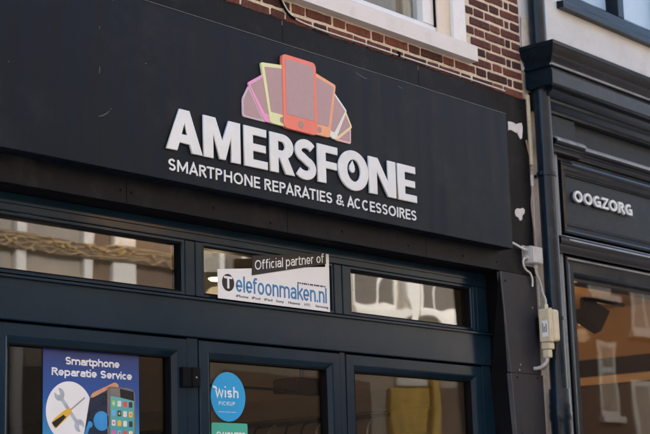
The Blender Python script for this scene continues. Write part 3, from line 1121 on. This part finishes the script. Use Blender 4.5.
# phone seen from the front
pf = prism('phone_front', round_poly([(4.478, 1.90), (4.648, 1.90), (4.640, 2.182), (4.600, 2.194), (4.478, 2.196)], .018), Y4, Y3 - .0001,
           mat('print_bezel', (.16, .14, .13), .35, var=.2, scale=20), post)
prism('earpiece_band', [(4.497, 2.156), (4.553, 2.150), (4.550, 2.188), (4.497, 2.188)], Y5, Y4 - .0001, mat('print_greybrown', (.20, .17, .16), .4), pf)
prism('earpiece_band', [(4.554, 2.150), (4.633, 2.139), (4.632, 2.178), (4.551, 2.188)], Y5, Y4 - .0001, inkb, pf)
prism('phone_screen', [(4.493, 1.905), (4.637, 1.905), (4.633, 2.136), (4.554, 2.149), (4.497, 2.155)], Y5, Y4 - .0001,
      gradient_print('print_teal', [(0, (.02, .30, .36)), (1, (.12, .42, .42))], 1.9, 2.15), pf)
icols = [(.75, .75, .7), (.25, .6, .15), (.7, .08, .06), (.03, .03, .04), (.8, .5, .05), (.12, .45, .75), (.7, .12, .4), (.6, .6, .62)]
imats = [mat('print_icon', c, .4, var=.15, scale=60) for c in icols]
seq = [1, 0, 2, 3, 5, 3, 0, 4, 0, 4, 0, 3, 6, 5, 2, 0, 1, 4, 5, 0]
for r_ in range(5):
    for c_ in range(4):
        x, z = 4.513 + c_ * .0333, 2.124 - r_ * .0425 - c_ * .0014
        prism('app_icon', round_poly([(x - .0105, z - .0125), (x + .0105, z - .0125), (x + .0105, z + .0125), (x - .0105, z + .0125)], .004, 3),
              Y5 - .0006, Y5 - .0001, imats[seq[r_ * 4 + c_]], pf)
        if (r_ + c_) % 2 == 0:
            disc('icon_mark', x, z, .005, .006, Y5 - .001, Y5 - .0007, imats[(r_ * 3 + c_) % 8], pf, 10)

# ================================================================== STICKERS ON THE SECOND DOOR
wish = thing('pickup_sticker', 'round bright blue sticker with white lettering on the middle door glass', 'sticker')
cy = mat('sticker_cyan', (.008, .34, .68), .4, .4, var=.04)
WY = .1775
disc('disc', 5.234, 2.180, .1165, .1165, WY - .0015, WY + .0015, cy, wish, 64)
draw_text('letter', 'wish', 5.146, 5.304, 2.176, 2.228, WY - .0022, M['white_print'], wish, t=.17, depth=.0006, gap=.09, xh=.68)
prism('swash', ribbon([(5.128, 2.229), (5.138, 2.222), (5.150, 2.222), (5.157, 2.212)], [.002, .0045, .005, .004]), WY - .0026, WY - .0016, M['white_print'], wish)
draw_text('letter', 'PICKUP', 5.169, 5.279, 2.139, 2.157, WY - .0022, M['white_print'], wish, t=.15, depth=.0006, gap=.22)
fit_text('small_print', 'www.wish.com', 5.164, 5.283, 2.106, 2.112, WY - .0022, M['white_print'], wish, bold=.0, depth=.0006)['kind'] = 'stuff'
gr = thing('green_sticker', 'mint green rectangular sticker below the round blue sticker', 'sticker')
gm = mat('sticker_green', (.05, .42, .30), .4, .4, var=.05)
prism('sheet', round_poly([(5.117, 1.90), (5.363, 1.90), (5.361, 2.057), (5.119, 2.057)], .01), WY - .0015, WY + .0015, gm, gr)
ringp = arc(5.165, 2.003, .016, .016, 0, 352, 30)
glyph('ring_mark', [arc(0, 0, 1, 1, 0, 352, 30), arc(0, 0, .65, .65, 0, 352, 30)], 5.165, 2.0, (.016, .016), WY - .002, .0004, M['white_print'], gr)
draw_text('letter', 'HOMERR', 5.192, 5.345, 1.978, 2.014, WY - .0022, M['white_print'], gr, t=.20, depth=.0006, gap=.12)

# ================================================================== NEIGHBOUR: OPTICIAN
opt = thing('optician_building', 'cream plastered building with glossy dark blue wooden shopfront and cornice', 'building')
OX0, OX1 = 7.665, 13.5
# plaster upper wall with window opening
UX0, UX1, UZ0, UZ1 = 8.19, 9.75, 4.80, 6.6
pyd('plaster_wall',
    [(OX0, .0, 4.25), (OX1, .0, 4.25), (OX1, .0, 8.0), (OX0, .0, 8.0),
     (UX0, .0, UZ0), (UX1, .0, UZ0), (UX1, .0, UZ1), (UX0, .0, UZ1),
     (OX0, .3, 4.25), (OX1, .3, 4.25), (OX1, .3, 8.0), (OX0, .3, 8.0),
     (UX0, .3, UZ0), (UX1, .3, UZ0), (UX1, .3, UZ1), (UX0, .3, UZ1)],
    [(0, 1, 5, 4), (1, 2, 6, 5), (2, 3, 7, 6), (3, 0, 4, 7), (8, 12, 13, 9), (9, 13, 14, 10), (10, 14, 15, 11), (11, 15, 12, 8),
     (0, 8, 9, 1), (1, 9, 10, 2), (2, 10, 11, 3), (3, 11, 8, 0), (4, 5, 13, 12), (5, 6, 14, 13), (6, 7, 15, 14), (7, 4, 12, 15)],
    M['plaster'], opt)
# rough plaster strip between the two shops, behind the pipe
v, f = [], []
nz_ = 60
for i in range(nz_ + 1):
    zz = .1 + i * (4.6 - .1) / nz_
    for j, x in enumerate((7.672, 7.70, 7.73, 7.76, 7.79, 7.85)):
        dy = noise.noise(Vector((x * 20, zz * 9, 2))) * .012
        v.append((x + (noise.noise(Vector((zz * 12, 1, 1))) * .006 if j == 0 else 0), .02 + dy - (.03 if zz > 4.25 else 0), zz))
for i in range(nz_):
    for j in range(5):
        a = i * 6 + j
        f.append((a, a + 1, a + 7, a + 6))
pyd('plaster_strip', v, f, M['strip'], opt, smooth=True)
box('party_infill', 7.70, 8.0, .05, .3, .1, 4.25, M['strip'], opt, 0)
box('end_wall', OX1, OX1 + .2, .0, 8, 0, 8, M['party'], opt, 0)
box('rear_wall', 7.71, OX1, 7.8, 8, 0, 8, M['party'], opt, 0)
pyd('roof', [(7.705, -.1, 7.99), (OX1 + .3, -.1, 7.99), (OX1 + .3, 8.1, 7.99), (7.705, 8.1, 7.99), (7.705, 4, 8.6), (OX1 + .3, 4, 8.6)],
    [(0, 1, 5, 4), (3, 4, 5, 2), (0, 4, 3), (1, 2, 5), (0, 3, 2, 1)], M['roof'], opt)
# cornice with mitred return at the left
cor = moulding('cornice', [(-.02, 4.392), (-.245, 4.386), (-.25, 4.384), (-.25, 4.362), (-.243, 4.358), (-.238, 4.345), (-.228, 4.318), (-.212, 4.295), (-.198, 4.280),
                           (-.193, 4.268), (-.193, 4.262), (-.20, 4.258), (-.202, 4.250), (-.197, 4.243), (-.185, 4.240), (-.185, 4.230), (-.190, 4.226),
                           (-.190, 4.135), (-.178, 4.128), (-.02, 4.128)], 7.638, OX1, M['navy'], opt, ret=True, yback=-.004)
# soffit mouldings stepping back to the frieze
moulding('bed_moulding', [(-.15, 4.1275), (-.15, 4.112), (-.13, 4.100), (-.115, 4.083), (-.10, 4.078), (-.10, 4.062), (-.075, 4.050), (-.06, 4.035), (-.05, 4.03), (-.05, 4.012), (.02, 4.012), (.02, 4.1275)],
         7.76, OX1, M['navy'], opt)
box('frieze_board', 8.19, OX1, .0, .04, 3.84, 4.0115, M['navy2'], opt, .002)
box('frieze_block', 7.86, 8.189, -.035, .04, 3.846, 4.0115, M['navy2'], opt, .004)
LEDGE = [(.0, 3.856), (-.052, 3.842), (-.062, 3.836), (-.066, 3.826), (-.062, 3.815), (-.052, 3.808), (-.045, 3.806), (-.045, 3.797), (-.038, 3.793), (-.030, 3.780), (-.030, 3.765), (.03, 3.765), (.03, 3.856)]
moulding('frieze_ledge', LEDGE, 8.20, OX1, M['navy'], opt)
moulding('block_ledge', [(y - .035, z) for y, z in LEDGE[:-2]] + [(.03, 3.765), (.03, 3.856)], 7.86, 8.199, M['navy'], opt)
# sign board with moulded frame
box('sign_backing', 7.90, OX1, .03, .06, 3.0, 3.78, M['navy'], opt, 0)
sf = ring('sign_frame', 8.005, 12.6, 3.278, 3.735, [(.0, .04), (.0, -.03), (.012, -.034), (.02, -.03), (.026, -.022), (.045, -.022), (.06, -.012), (.068, -.012), (.070, -.004), (.078, -.004), (.08, .04)], M['navy'], opt)
box('sign_board', 8.08, 12.53, .006, .03, 3.35, 3.66, M['navy2'], opt, .001)
box('pilaster_strip', 7.862, 7.985, -.020, .06, .1, 3.7645, M['navy'], opt, .024)
box('pilaster_edge', 7.925, 7.962, -.034, -.0205, .1, 3.7645, mat('lit_edge_grey', (.15, .155, .16), .3, .4, var=.2, scale=6), opt, .006)  # lighter grey puts the light caught by the pilaster edge into its colour
box('head_batten', 7.986, OX1, -.016, .03, 3.737, 3.764, M['navy'], opt, .003)
moulding('lower_ledge', [(.03, 3.262), (-.02, 3.256), (-.075, 3.238), (-.082, 3.228), (-.082, 3.200), (-.078, 3.192), (-.07, 3.186), (-.066, 3.15), (-.060, 3.138), (.03, 3.138)],
         7.872, OX1, M['navy'], opt)
wf = ring('shop_window', 7.99, 12.4, .5, 3.134, [(.0, .06), (.0, -.03), (.006, -.036), (.02, -.036), (.034, -.028), (.05, -.026), (.094, -.024), (.104, -.012), (.108, .0), (.108, .06)], M['navy'], opt)
pane('pane', 8.09, 12.3, .6, 3.03, .035, M['glass'], wf)
box('stall_riser', 7.99, OX1, .0, .06, .1, .499, M['navy'], opt, .003)
box('corner_post', 12.4, OX1, -.01, .06, .5, 3.1375, M['navy'], opt, .003)
M['ledge_highlight'] = mat('ledge_highlight_paint', (.30, .31, .32), .4, .4, var=.25, scale=5, stretch=(1, 1, 1), bump=.08, bscale=25, dirt=(.06, .066, .072), dirt_amt=.7, dirt_scale=7)  # pale colour standing in for sky highlights on ledge tops and mouldings
moulding('ledge_cap', [(.0, 3.874), (-.045, 3.858), (-.066, 3.842), (-.072, 3.830), (-.070, 3.824), (.0, 3.824)], 8.2005, OX1, M['ledge_highlight'], opt)
moulding('ledge_cap', [(.0, 3.874), (-.080, 3.858), (-.101, 3.842), (-.107, 3.830), (-.105, 3.824), (.0, 3.824)], 7.862, 8.199, M['ledge_highlight'], opt)
moulding('ledge_cap', [(.0, 3.270), (-.04, 3.256), (-.080, 3.230), (-.086, 3.222), (-.086, 3.216), (.0, 3.216)], 7.9625, OX1, M['ledge_highlight'], opt)
moulding('frame_cap', [(.0, 3.132), (-.030, 3.131), (-.041, 3.118), (-.041, 3.112), (.0, 3.112)], 8.0, 12.39, M['ledge_highlight'], wf)
moulding('bead', [(-.190, 4.259), (-.205, 4.258), (-.208, 4.252), (-.205, 4.247), (-.190, 4.246)], 7.684, OX1, M['ledge_highlight'], cor)
box('corona_board', 7.702, OX1, -.1935, -.1895, 4.140, 4.221, mat('corona_paint', (.020, .026, .032), .4, .25, var=.45, scale=6, stretch=(1, 1, 5), dirt=(.06, .066, .07), dirt_amt=.6, dirt_scale=9), cor, .001)
# upper window of the neighbour
ouw = thing('upper_window', '', '')
for k in list(ouw.keys()):
    del ouw[k]
ouw.parent = opt
moulding('sill', [(-.05, 4.752), (-.05, 4.790), (-.045, 4.796), (.0, 4.800), (.12, 4.805), (.12, 4.752)], 8.12, 9.82, M['navy'], ouw)
ring('frame', 8.192, 9.748, 4.806, 6.598, [(0, .12), (0, .02), (.01, .016), (.085, .016), (.10, .03), (.10, .12)], M['navy'], ouw)
box('mullion', 8.955, 9.035, .022, .12, 4.90, 6.5, M['navy'], ouw, .004)
pane('pane', 8.28, 8.955, 4.89, 6.5, .07, M['glass_up'], ouw)
pane('pane', 9.035, 9.66, 4.89, 6.5, .07, M['glass_up'], ouw)
box('blind', 8.2, 9.74, .16, .165, 4.81, 6.6, mat('blind_fabric', (.55, .56, .60), .9, var=.05), ouw, 0)
# optician interior: warm side wall with dark rail and timber strip
M['tan'] = mat('warm_wall', (.34, .18, .07), .75, .3, var=.08, scale=2)
M['oak'] = mat('oak_strip', (.45, .27, .12), .5, .4, var=.2, scale=4, stretch=(1, 1, 8))
M['dark_in'] = mat('dark_shelf', (.05, .03, .02), .6, .3, var=.2, scale=3)
box('interior_floor', 8.0, 13.0, .31, 6.5, .05, .1, M['in_floor'], opt, 0)
box('interior_ceiling', 7.8, 13.0, .07, 6.5, 3.5, 3.55, M['tan'], opt, 0)
box('interior_rear_wall', 7.8, 13.0, 6.4, 6.5, .1, 3.5, M['tan'], opt, 0)
osw = box('interior_side_wall', 12.9, 13.0, .32, 6.4, .1, 3.5, M['tan'], opt, 0)
box('interior_left_wall', 7.72, 7.80, .31, 6.4, .1, 3.5, M['dark_in'], opt, 0)
box('dark_rail', 12.80, 12.899, .32, 6.4, 2.86, 3.02, M['black'], osw, 0)
box('oak_strip', 12.78, 12.899, .32, 6.4, 2.775, 2.85, M['oak'], osw, 0)
box('shelf_back', 12.84, 12.899, .32, 6.4, .1, 2.77, M['dark_in'], osw, 0)
box('valance', 8.09, 12.4, .10, .14, 3.0, 3.14, M['black'], opt, 0)

let = thing('shop_lettering', 'small white raised capital letters on the dark blue sign board', 'lettering')
draw_text('letter', 'OOGZORG', 8.160, 8.888, 3.497, 3.571, -.018, M['white_letter'], let, t=.215, depth=.014, gap=.10, lift=.0003)

# ================================================================== DRAINPIPE
dp = thing('drainpipe', 'dark blue painted drainpipe running down between the two shopfronts', 'drainpipe')
PX, PYY = 7.778, -.062
cyl_z('pipe', PX, PYY, [(.052, .1), (.052, 2.16), (.0521, 3.6), (.052, 6.5)], M['pipe'], dp)
cyl_z('socket', PX, PYY, [(.053, 2.02), (.060, 2.022), (.060, 2.115), (.066, 2.13), (.067, 2.16), (.063, 2.185), (.066, 2.205), (.062, 2.225), (.062, 2.30), (.060, 2.308), (.053, 2.31)], M['pipe'], dp)
br = cyl_z('bracket', PX, PYY, [(.053, 3.588), (.060, 3.589), (.060, 3.614), (.053, 3.615)], M['pipe'], dp)
box('lug', 7.70, 7.728, -.075, -.05, 3.589, 3.614, M['pipe'], br, .003)
box('arm', 7.765, 7.79, -.03, .03, 3.592, 3.611, M['pipe'], br, .002)
br = cyl_z('bracket', PX, PYY, [(.053, 2.715), (.059, 2.716), (.059, 2.734), (.053, 2.735)], M['pipe'], dp)

# ================================================================== ELECTRICS
jb = thing('junction_box', 'pale grey junction box with cable glands beside the sign corner', 'junction box')
b = box('body', 7.558, 7.672, -.066, -.0065, 3.038, 3.142, M['grey_plastic'], jb, .006)
box('lid', 7.562, 7.668, -.074, -.0665, 3.042, 3.138, M['grey_plastic'], jb, .004)
for zz in (3.118, 3.072):
    tube('gland', [(7.559, -.035, zz), (7.545, -.035, zz), (7.535, -.035, zz)], .012, M['grey_plastic'], jb)
tube('gland', [(7.64, -.035, 3.04), (7.64, -.035, 3.028), (7.641, -.035, 3.018)], .012, M['grey_plastic'], jb)
box('mounting_plate', 7.55, 7.68, -.0062, -.0042, 3.03, 3.15, M['grey_plastic'], jb, 0)


def cable(pts, r, m, label):
    o = tube('cable', pts, r, m)
    return tag(o, label, 'cable')


cable([(7.545, -.035, 3.118), (7.505, -.033, 3.125), (7.46, -.03, 3.137), (7.42, -.02, 3.15), (7.36, -.012, 3.155)], .007, M['cable_white'], 'short white cable from the junction box to the sign')
cable([(7.545, -.035, 3.072), (7.522, -.034, 3.062), (7.518, -.03, 3.035), (7.555, -.025, 3.0), (7.60, -.022, 2.985), (7.622, -.02, 2.955), (7.632, -.012, 2.91)], .0055, M['cable_white'], 'white cable curling below the junction box')
cable([(7.641, -.035, 3.02), (7.648, -.035, 2.985), (7.672, -.036, 2.955), (7.688, -.037, 2.92), (7.672, -.055, 2.87), (7.664, -.075, 2.83), (7.654, -.083, 2.795)], .007, M['cable_grey'], 'grey cable from the junction box down to the beige box')
cable([(7.640, -.02, 3.8), (7.700, .0, 3.7), (7.698, -.004, 3.5), (7.672, -.012, 3.41), (7.672, -.018, 3.30), (7.664, -.03, 3.20), (7.655, -.035, 3.14)], .006, M['cable_pink'], 'brownish cable dropping to the junction box from above')
cable([(7.703, -.004, 3.62), (7.702, -.006, 3.40), (7.700, -.008, 3.2), (7.702, -.008, 3.0), (7.700, -.01, 2.8)], .005, M['cable_grey'], 'thin grey cable in the gap beside the drainpipe')
tr = box('cable_trunking', 7.696, 7.722, -.012, .012, 3.66, 4.10, M['beige_plastic'], None, .003)
tag(tr, 'cream plastic trunking in the gap beside the drainpipe', 'trunking')
tr = box('cable_trunking', 7.697, 7.716, -.010, .010, 3.53, 3.60, M['sill'], None, .003)
tag(tr, 'short white trunking piece below the pipe bracket', 'trunking')

bb = thing('meter_box', 'weathered beige plastic cable box with label, partly overlapping the drainpipe', 'cable box')
BZ = 2.575
bx = box('body', 7.624, 7.664, -.120, -.045, BZ, BZ + .195, M['beige_plastic'], bb, .006)
cv = box('cover', 7.6645, 7.7245, -.128, -.046, BZ + .004, BZ + .193, M['beige_plastic'], bb, .014)
box('rim', 7.640, 7.652, -.1235, -.044, BZ - .002, BZ + .198, M['beige_plastic'], bb, .003)
box('bracket', 7.650, 7.690, -.0448, -.0068, BZ + .05, BZ + .15, M['reveal'], bb, .002)
box('neck', 7.630, 7.686, -.108, -.048, BZ - .042, BZ - .001, M['beige_plastic'], bb, .007)
box('terminal', 7.634, 7.672, -.100, -.052, BZ - .092, BZ - .0425, M['beige_plastic'], bb, .008)
tube('gland', [(7.65, -.085, BZ + .19), (7.652, -.085, BZ + .205), (7.654, -.083, BZ + .222)], .012, M['beige_plastic'], bb)
lb = box('label_sticker', 7.6225, 7.624, -.105, -.068, BZ + .03, BZ + .125, M['white_print'], bb, 0)
for k in range(3):
    box('print_mark', 7.6218, 7.6224, -.098 + .011 * k, -.093 + .011 * k, BZ + .055, BZ + .055 + (.05, .035, .055)[k], inkb, lb, 0)
cable([(7.650, -.075, BZ - .085), (7.645, -.070, BZ - .115), (7.622, -.055, BZ - .140), (7.612, -.030, BZ - .150), (7.610, -.006, BZ - .150)], .011, M['cable_grey'], 'thick grey cable stub below the beige box')
cable([(7.660, -.075, BZ - .085), (7.664, -.065, BZ - .12), (7.668, -.04, BZ - .145), (7.67, -.006, BZ - .150)], .008, M['cable_pink'], 'brownish cable stub below the beige box')
# cable along the fascia top
cable([(5.462, -.016, 5.2), (5.462, -.016, 4.6), (5.464, -.016, 4.25), (5.470, -.016, 4.17), (5.495, -.016, 4.13), (5.53, -.016, 4.10), (5.58, -.014, 4.082), (5.66, -.014, 4.0735), (6.2, -.0135, 4.0725), (6.8, -.0135, 4.073), (7.45, -.0135, 4.0725)],
      .0045, M['cable_white'], 'white cable bending down from the bricks onto the sign fascia top')
cable([(5.448, -.016, 5.2), (5.448, -.016, 4.6), (5.449, -.016, 4.25), (5.456, -.016, 4.165), (5.482, -.018, 4.122), (5.515, -.02, 4.092), (5.56, -.022, 4.078)],
      .006, M['black'], 'black cable beside the white cable on the brick wall')
for (x, z) in ((6.42, 4.076),):
    c = box('cable_clip', x - .008, x + .008, -.024, .004, z - .010, z + .016, M['black'], None, .003)
    tag(c, 'black clip holding the white cable above the sign', 'clip')
c = box('cable_clip', 5.436, 5.474, -.026, -.004, 4.19, 4.204, M['black'], None, .002)
tag(c, 'black clip holding two cables on the bricks', 'clip')

# ================================================================== THINGS INSIDE
warm = emit_mat('warm_bulb', (1.0, .62, .25), 6)


def lamp(name, x, y, z, e, r=.05):
    l = bpy.data.lights.new(name, 'POINT')
    l.energy = e
    l.color = (1, .68, .36)
    l.shadow_soft_size = r
    return l


def pendant(x, y, z, e, label, cat='lamp'):
    t = thing('ceiling_lamp', label, cat)
    cyl_z('housing', x, y, [(.05, z), (.055, z + .01), (.055, z + .10), (.02, z + .11), (.02, z + .18)], M['black'], t)
    cyl_z('bulb', x, y, [(.03, z - .012), (.042, z - .002), (.042, z + .004)], warm, t)
    o = bpy.data.objects.new('light', lamp('light', x, y, z - .08, e))
    COL.objects.link(o)
    o.parent = t
    o.location = (x, y, z - .09)
    return t


pendant(5.62, .62, 2.84, 1.2, 'small warm ceiling lamp behind the middle fanlight')
pendant(6.0, 2.6, 2.84, 2.5, 'warm ceiling lamp deep inside the phone shop')
# square black spotlight on a rail in the optician window
sp = thing('spotlight', 'black square spotlight hanging tilted behind the right shop window', 'spotlight')
box('rail', 9.08, 9.62, .50, .535, 3.015, 3.04, M['black'], sp, .002)
hx, hy, hz = 9.20, .52, 2.915
hd_ = box('head', -.085, .085, -.05, .05, -.085, .085, M['black'], sp, .006)
hd_.rotation_euler = (math.radians(-8), math.radians(32), math.radians(-35))
hd_.location = (hx, hy, hz)
box('stem', hx - .012, hx + .012, hy - .012, hy + .012, 2.98, 3.02, M['black'], sp, .002)
pendant(9.80, .95, 2.96, 2.2, 'lit warm bulb behind the black square spotlight')
pendant(11.2, 2.6, 3.1, 6, 'warm ceiling lamp deep inside the optician')
# dark box hanging from an arm in the second door, hooks with stock on the slat wall
cb = thing('hanging_speaker', 'dark box on an arm hanging inside behind the middle door', 'speaker')
box('body', 6.88, 7.24, 1.2, 1.40, 2.352, 2.440, M['black'], cb, .012)
box('arm', 5.9, 6.879, 1.28, 1.31, 2.36, 2.375, M['black'], cb, .002)
box('rod', 7.04, 7.06, 1.3, 1.32, 2.4405, 3.03, M['black'], cb, 0)
hr = thing('hook_rail', 'dark rail of small hooks on the inside wall behind the middle door', 'rail')
box('rail', 7.49, 7.524, 1.0, 4.2, 2.21, 2.235, M['black'], hr, .003)
for i in range(22):
    yy = 1.1 + i * .14
    tube('hook', [(7.50, yy, 2.215), (7.45, yy, 2.19), (7.42, yy, 2.15 - .03 * (i % 3)), (7.41, yy, 2.10 - .03 * (i % 3))], .008, M['black'] if i % 3 else M['steel'], hr, res=2)

# ================================================================== ACROSS THE STREET (seen mirrored in the panes)
OY = -7.0
M['opp_tan'] = mat('opposite_tan_wall', (.30, .26, .22), .85, .2, var=.1, scale=1.5)
M['opp_brown'] = mat('opposite_brown_wood', (.13, .085, .06), .6, .3, var=.25, scale=3)
M['opp_cream'] = mat('opposite_cream_wall', (.36, .31, .25), .9, .2, var=.08, scale=1.2)
M['opp_brick'] = mat('opposite_brick', (.035, .023, .019), .9, .2, var=.3, scale=10)
M['opp_white'] = mat('opposite_white', (.68, .64, .58), .6, .3, var=.04)
M['opp_dark'] = mat('opposite_window', (.13, .10, .075), .3, .5, var=.2)
M['gold'] = mat('gilt', (.85, .56, .26), .25, .5, .4, var=.3, scale=12)


def opp_window(par, x0, x1, z0, z1, bars=1, wm='opp_white'):
    w = box('window', x0, x1, OY - .02, OY + .012, z0, z1, M[wm], par, .004)
    n = bars + 1
    wd = (x1 - x0 - .08 * (n + 1)) / n
    hm = z0 + (z1 - z0) * .62
    for k in range(n):
        a = x0 + .08 + k * (wd + .08)
        box('pane', a, a + wd, OY + .0125, OY + .016, z0 + .08, hm - .04, M['opp_dark'], w, 0)
        box('pane', a, a + wd, OY + .0125, OY + .016, hm + .04, z1 - .08, M['opp_dark'], w, 0)
    box('sill', x0 - .08, x1 + .08, OY, OY + .10, z0 - .09, z0 - .001, M[wm], w, .004)


ob = thing('opposite_building', 'brown and tan shop across the street with gilded frieze, mirrored in the left fanlight', 'building')
box('wall', -6, 12.0, OY - 6, OY, 0, 8.5, M['opp_tan'], ob, 0)
for a, b, k in ((7.4, 9.50, 'opp_tan'), (10.56, 10.82, 'opp_brown'), (11.16, 11.72, 'opp_brown'), (9.68, 10.40, 'opp_tan')):
    box('bay', a, b, OY, OY + .03, 3.2, 6.0, M[k], ob, 0)
for a, b in ((9.54, 9.66), (10.42, 10.54), (10.83, 11.15), (11.74, 11.84), (8.4, 8.6)):
    box('pilaster', a, b, OY, OY + .08, .1 if a in (9.54, 11.74) else 3.5, 6.2, M['opp_white'], ob, .01)
fz = box('frieze', 7.2, 11.9, OY, OY + .10, 4.36, 4.53, M['opp_brown'], ob, .01)
lr = random.Random(5)
for k in range(5):
    ph, fr, am = lr.uniform(0, 6), lr.uniform(9, 26), lr.uniform(.012, .04)
    zc = 4.395 + .028 * k
    pts = [(7.25 + i * .035, OY + .112 + .012 * math.sin(i * .7 + ph), zc + am * math.sin(fr * i * .035 + ph) * (.5 + .5 * math.sin(i * .11 + k))) for i in range(132)]
    tube('gilt_scroll', pts, lr.uniform(.0022, .0048), M['gold'], fz, res=2)
for k in range(70):
    xx, zz = lr.uniform(7.3, 11.85), 4.455 + lr.gauss(0, .04)
    ln, a = lr.uniform(.01, .04), lr.uniform(-.7, .7)
    c_, s_ = math.cos(a) * ln, math.sin(a) * ln
    hw = lr.uniform(.003, .008)
    prism('gilt_leaf', [(xx - c_, zz - s_), (xx, zz - hw), (xx + c_, zz + s_), (xx, zz + hw)], OY + .10 + .0001 * k, OY + .13 + .0002 * k, M['gold'], fz)
box('shop_window', 6.6, 11.9, OY, OY + .02, .5, 3.48, mat('opposite_shop_glass', (.02, .02, .022), .2), ob, 0)
for x in (-4, -2, 0, 2, 4, 6):
    opp_window(ob, x, x + 1.1, 4.4, 6.4)
ob = thing('opposite_building', 'cream plastered house across the street with white windows, mirrored in the right fanlight', 'building')
box('wall', 12.01, 19.5, OY - 6, OY, 0, 9.0, M['opp_cream'], ob, 0)
for x in (12.5, 15.0, 16.3, 17.9):
    opp_window(ob, x, x + .85, 4.25, 6.2)
box('pilaster', 15.92, 16.22, OY, OY + .06, 3.6, 9, M['opp_white'], ob, .01)
box('cornice', 12.01, 19.5, OY, OY + .25, 3.62, 3.85, M['opp_white'], ob, .02)
box('shop_window', 12.6, 15.2, OY, OY + .02, .4, 3.3, M['opp_brown'], ob, 0)
box('shop_window', 16.7, 19.1, OY, OY + .02, .4, 3.3, M['opp_brown'], ob, 0)
ys = thing('yellow_sign', 'yellow shop sign across the street, mirrored in the right shop window', 'sign')
ym = mat('yellow_enamel', (.52, .32, .05), .5, var=.35, scale=2.5, stretch=(3, 1, 1))
box('board', 15.56, 16.30, OY + .02, OY + .10, 2.62, 3.24, ym, ys, .01)
box('side_panel', 16.33, 16.50, OY + .02, OY + .16, 2.55, 3.42, ym, ys, .01)
box('head_panel', 15.75, 16.30, OY + .02, OY + .08, 3.27, 3.42, M['opp_white'], ys, .01)
box('foot_panel', 15.50, 16.1, OY + .02, OY + .12, 2.3, 2.6, M['opp_tan'], ys, .01)
ob = thing('opposite_building', 'dark brick house across the street with white windows, mirrored in the optician window', 'building')
box('wall', 19.51, 30, OY - 6, OY, 0, 9.0, M['opp_brick'], ob, 0)
M['opp_grey'] = mat('opposite_grey_paint', (.26, .245, .225), .6, .3, var=.06)
opp_window(ob, 20.35, 20.95, 3.0, 4.15, 0, 'opp_grey')
opp_window(ob, 21.5, 22.4, 4.35, 6.2, 1, 'opp_grey')
opp_window(ob, 20.2, 20.95, 4.85, 6.4, 0, 'opp_grey')
opp_window(ob, 23.2, 24.1, 4.35, 6.2, 1, 'opp_grey')
opp_window(ob, 21.4, 22.5, 1.0, 3.6, 1, 'opp_grey')

wl = thing('wall_lantern', 'lit warm lantern on the tan building across the street', 'lantern')
cyl_z('globe', 11.05, OY + .2, [(.03, 4.87), (.08, 4.90), (.11, 4.98), (.08, 5.06), (.03, 5.08)], emit_mat('lantern_glow', (1.0, .55, .18), 14), wl)
cyl_z('cap', 11.05, OY + .2, [(.12, 5.085), (.06, 5.12), (.015, 5.14)], M['black'], wl)
box('arm', 11.03, 11.07, OY + .08, OY + .2, 5.125, 5.15, M['black'], wl, 0)
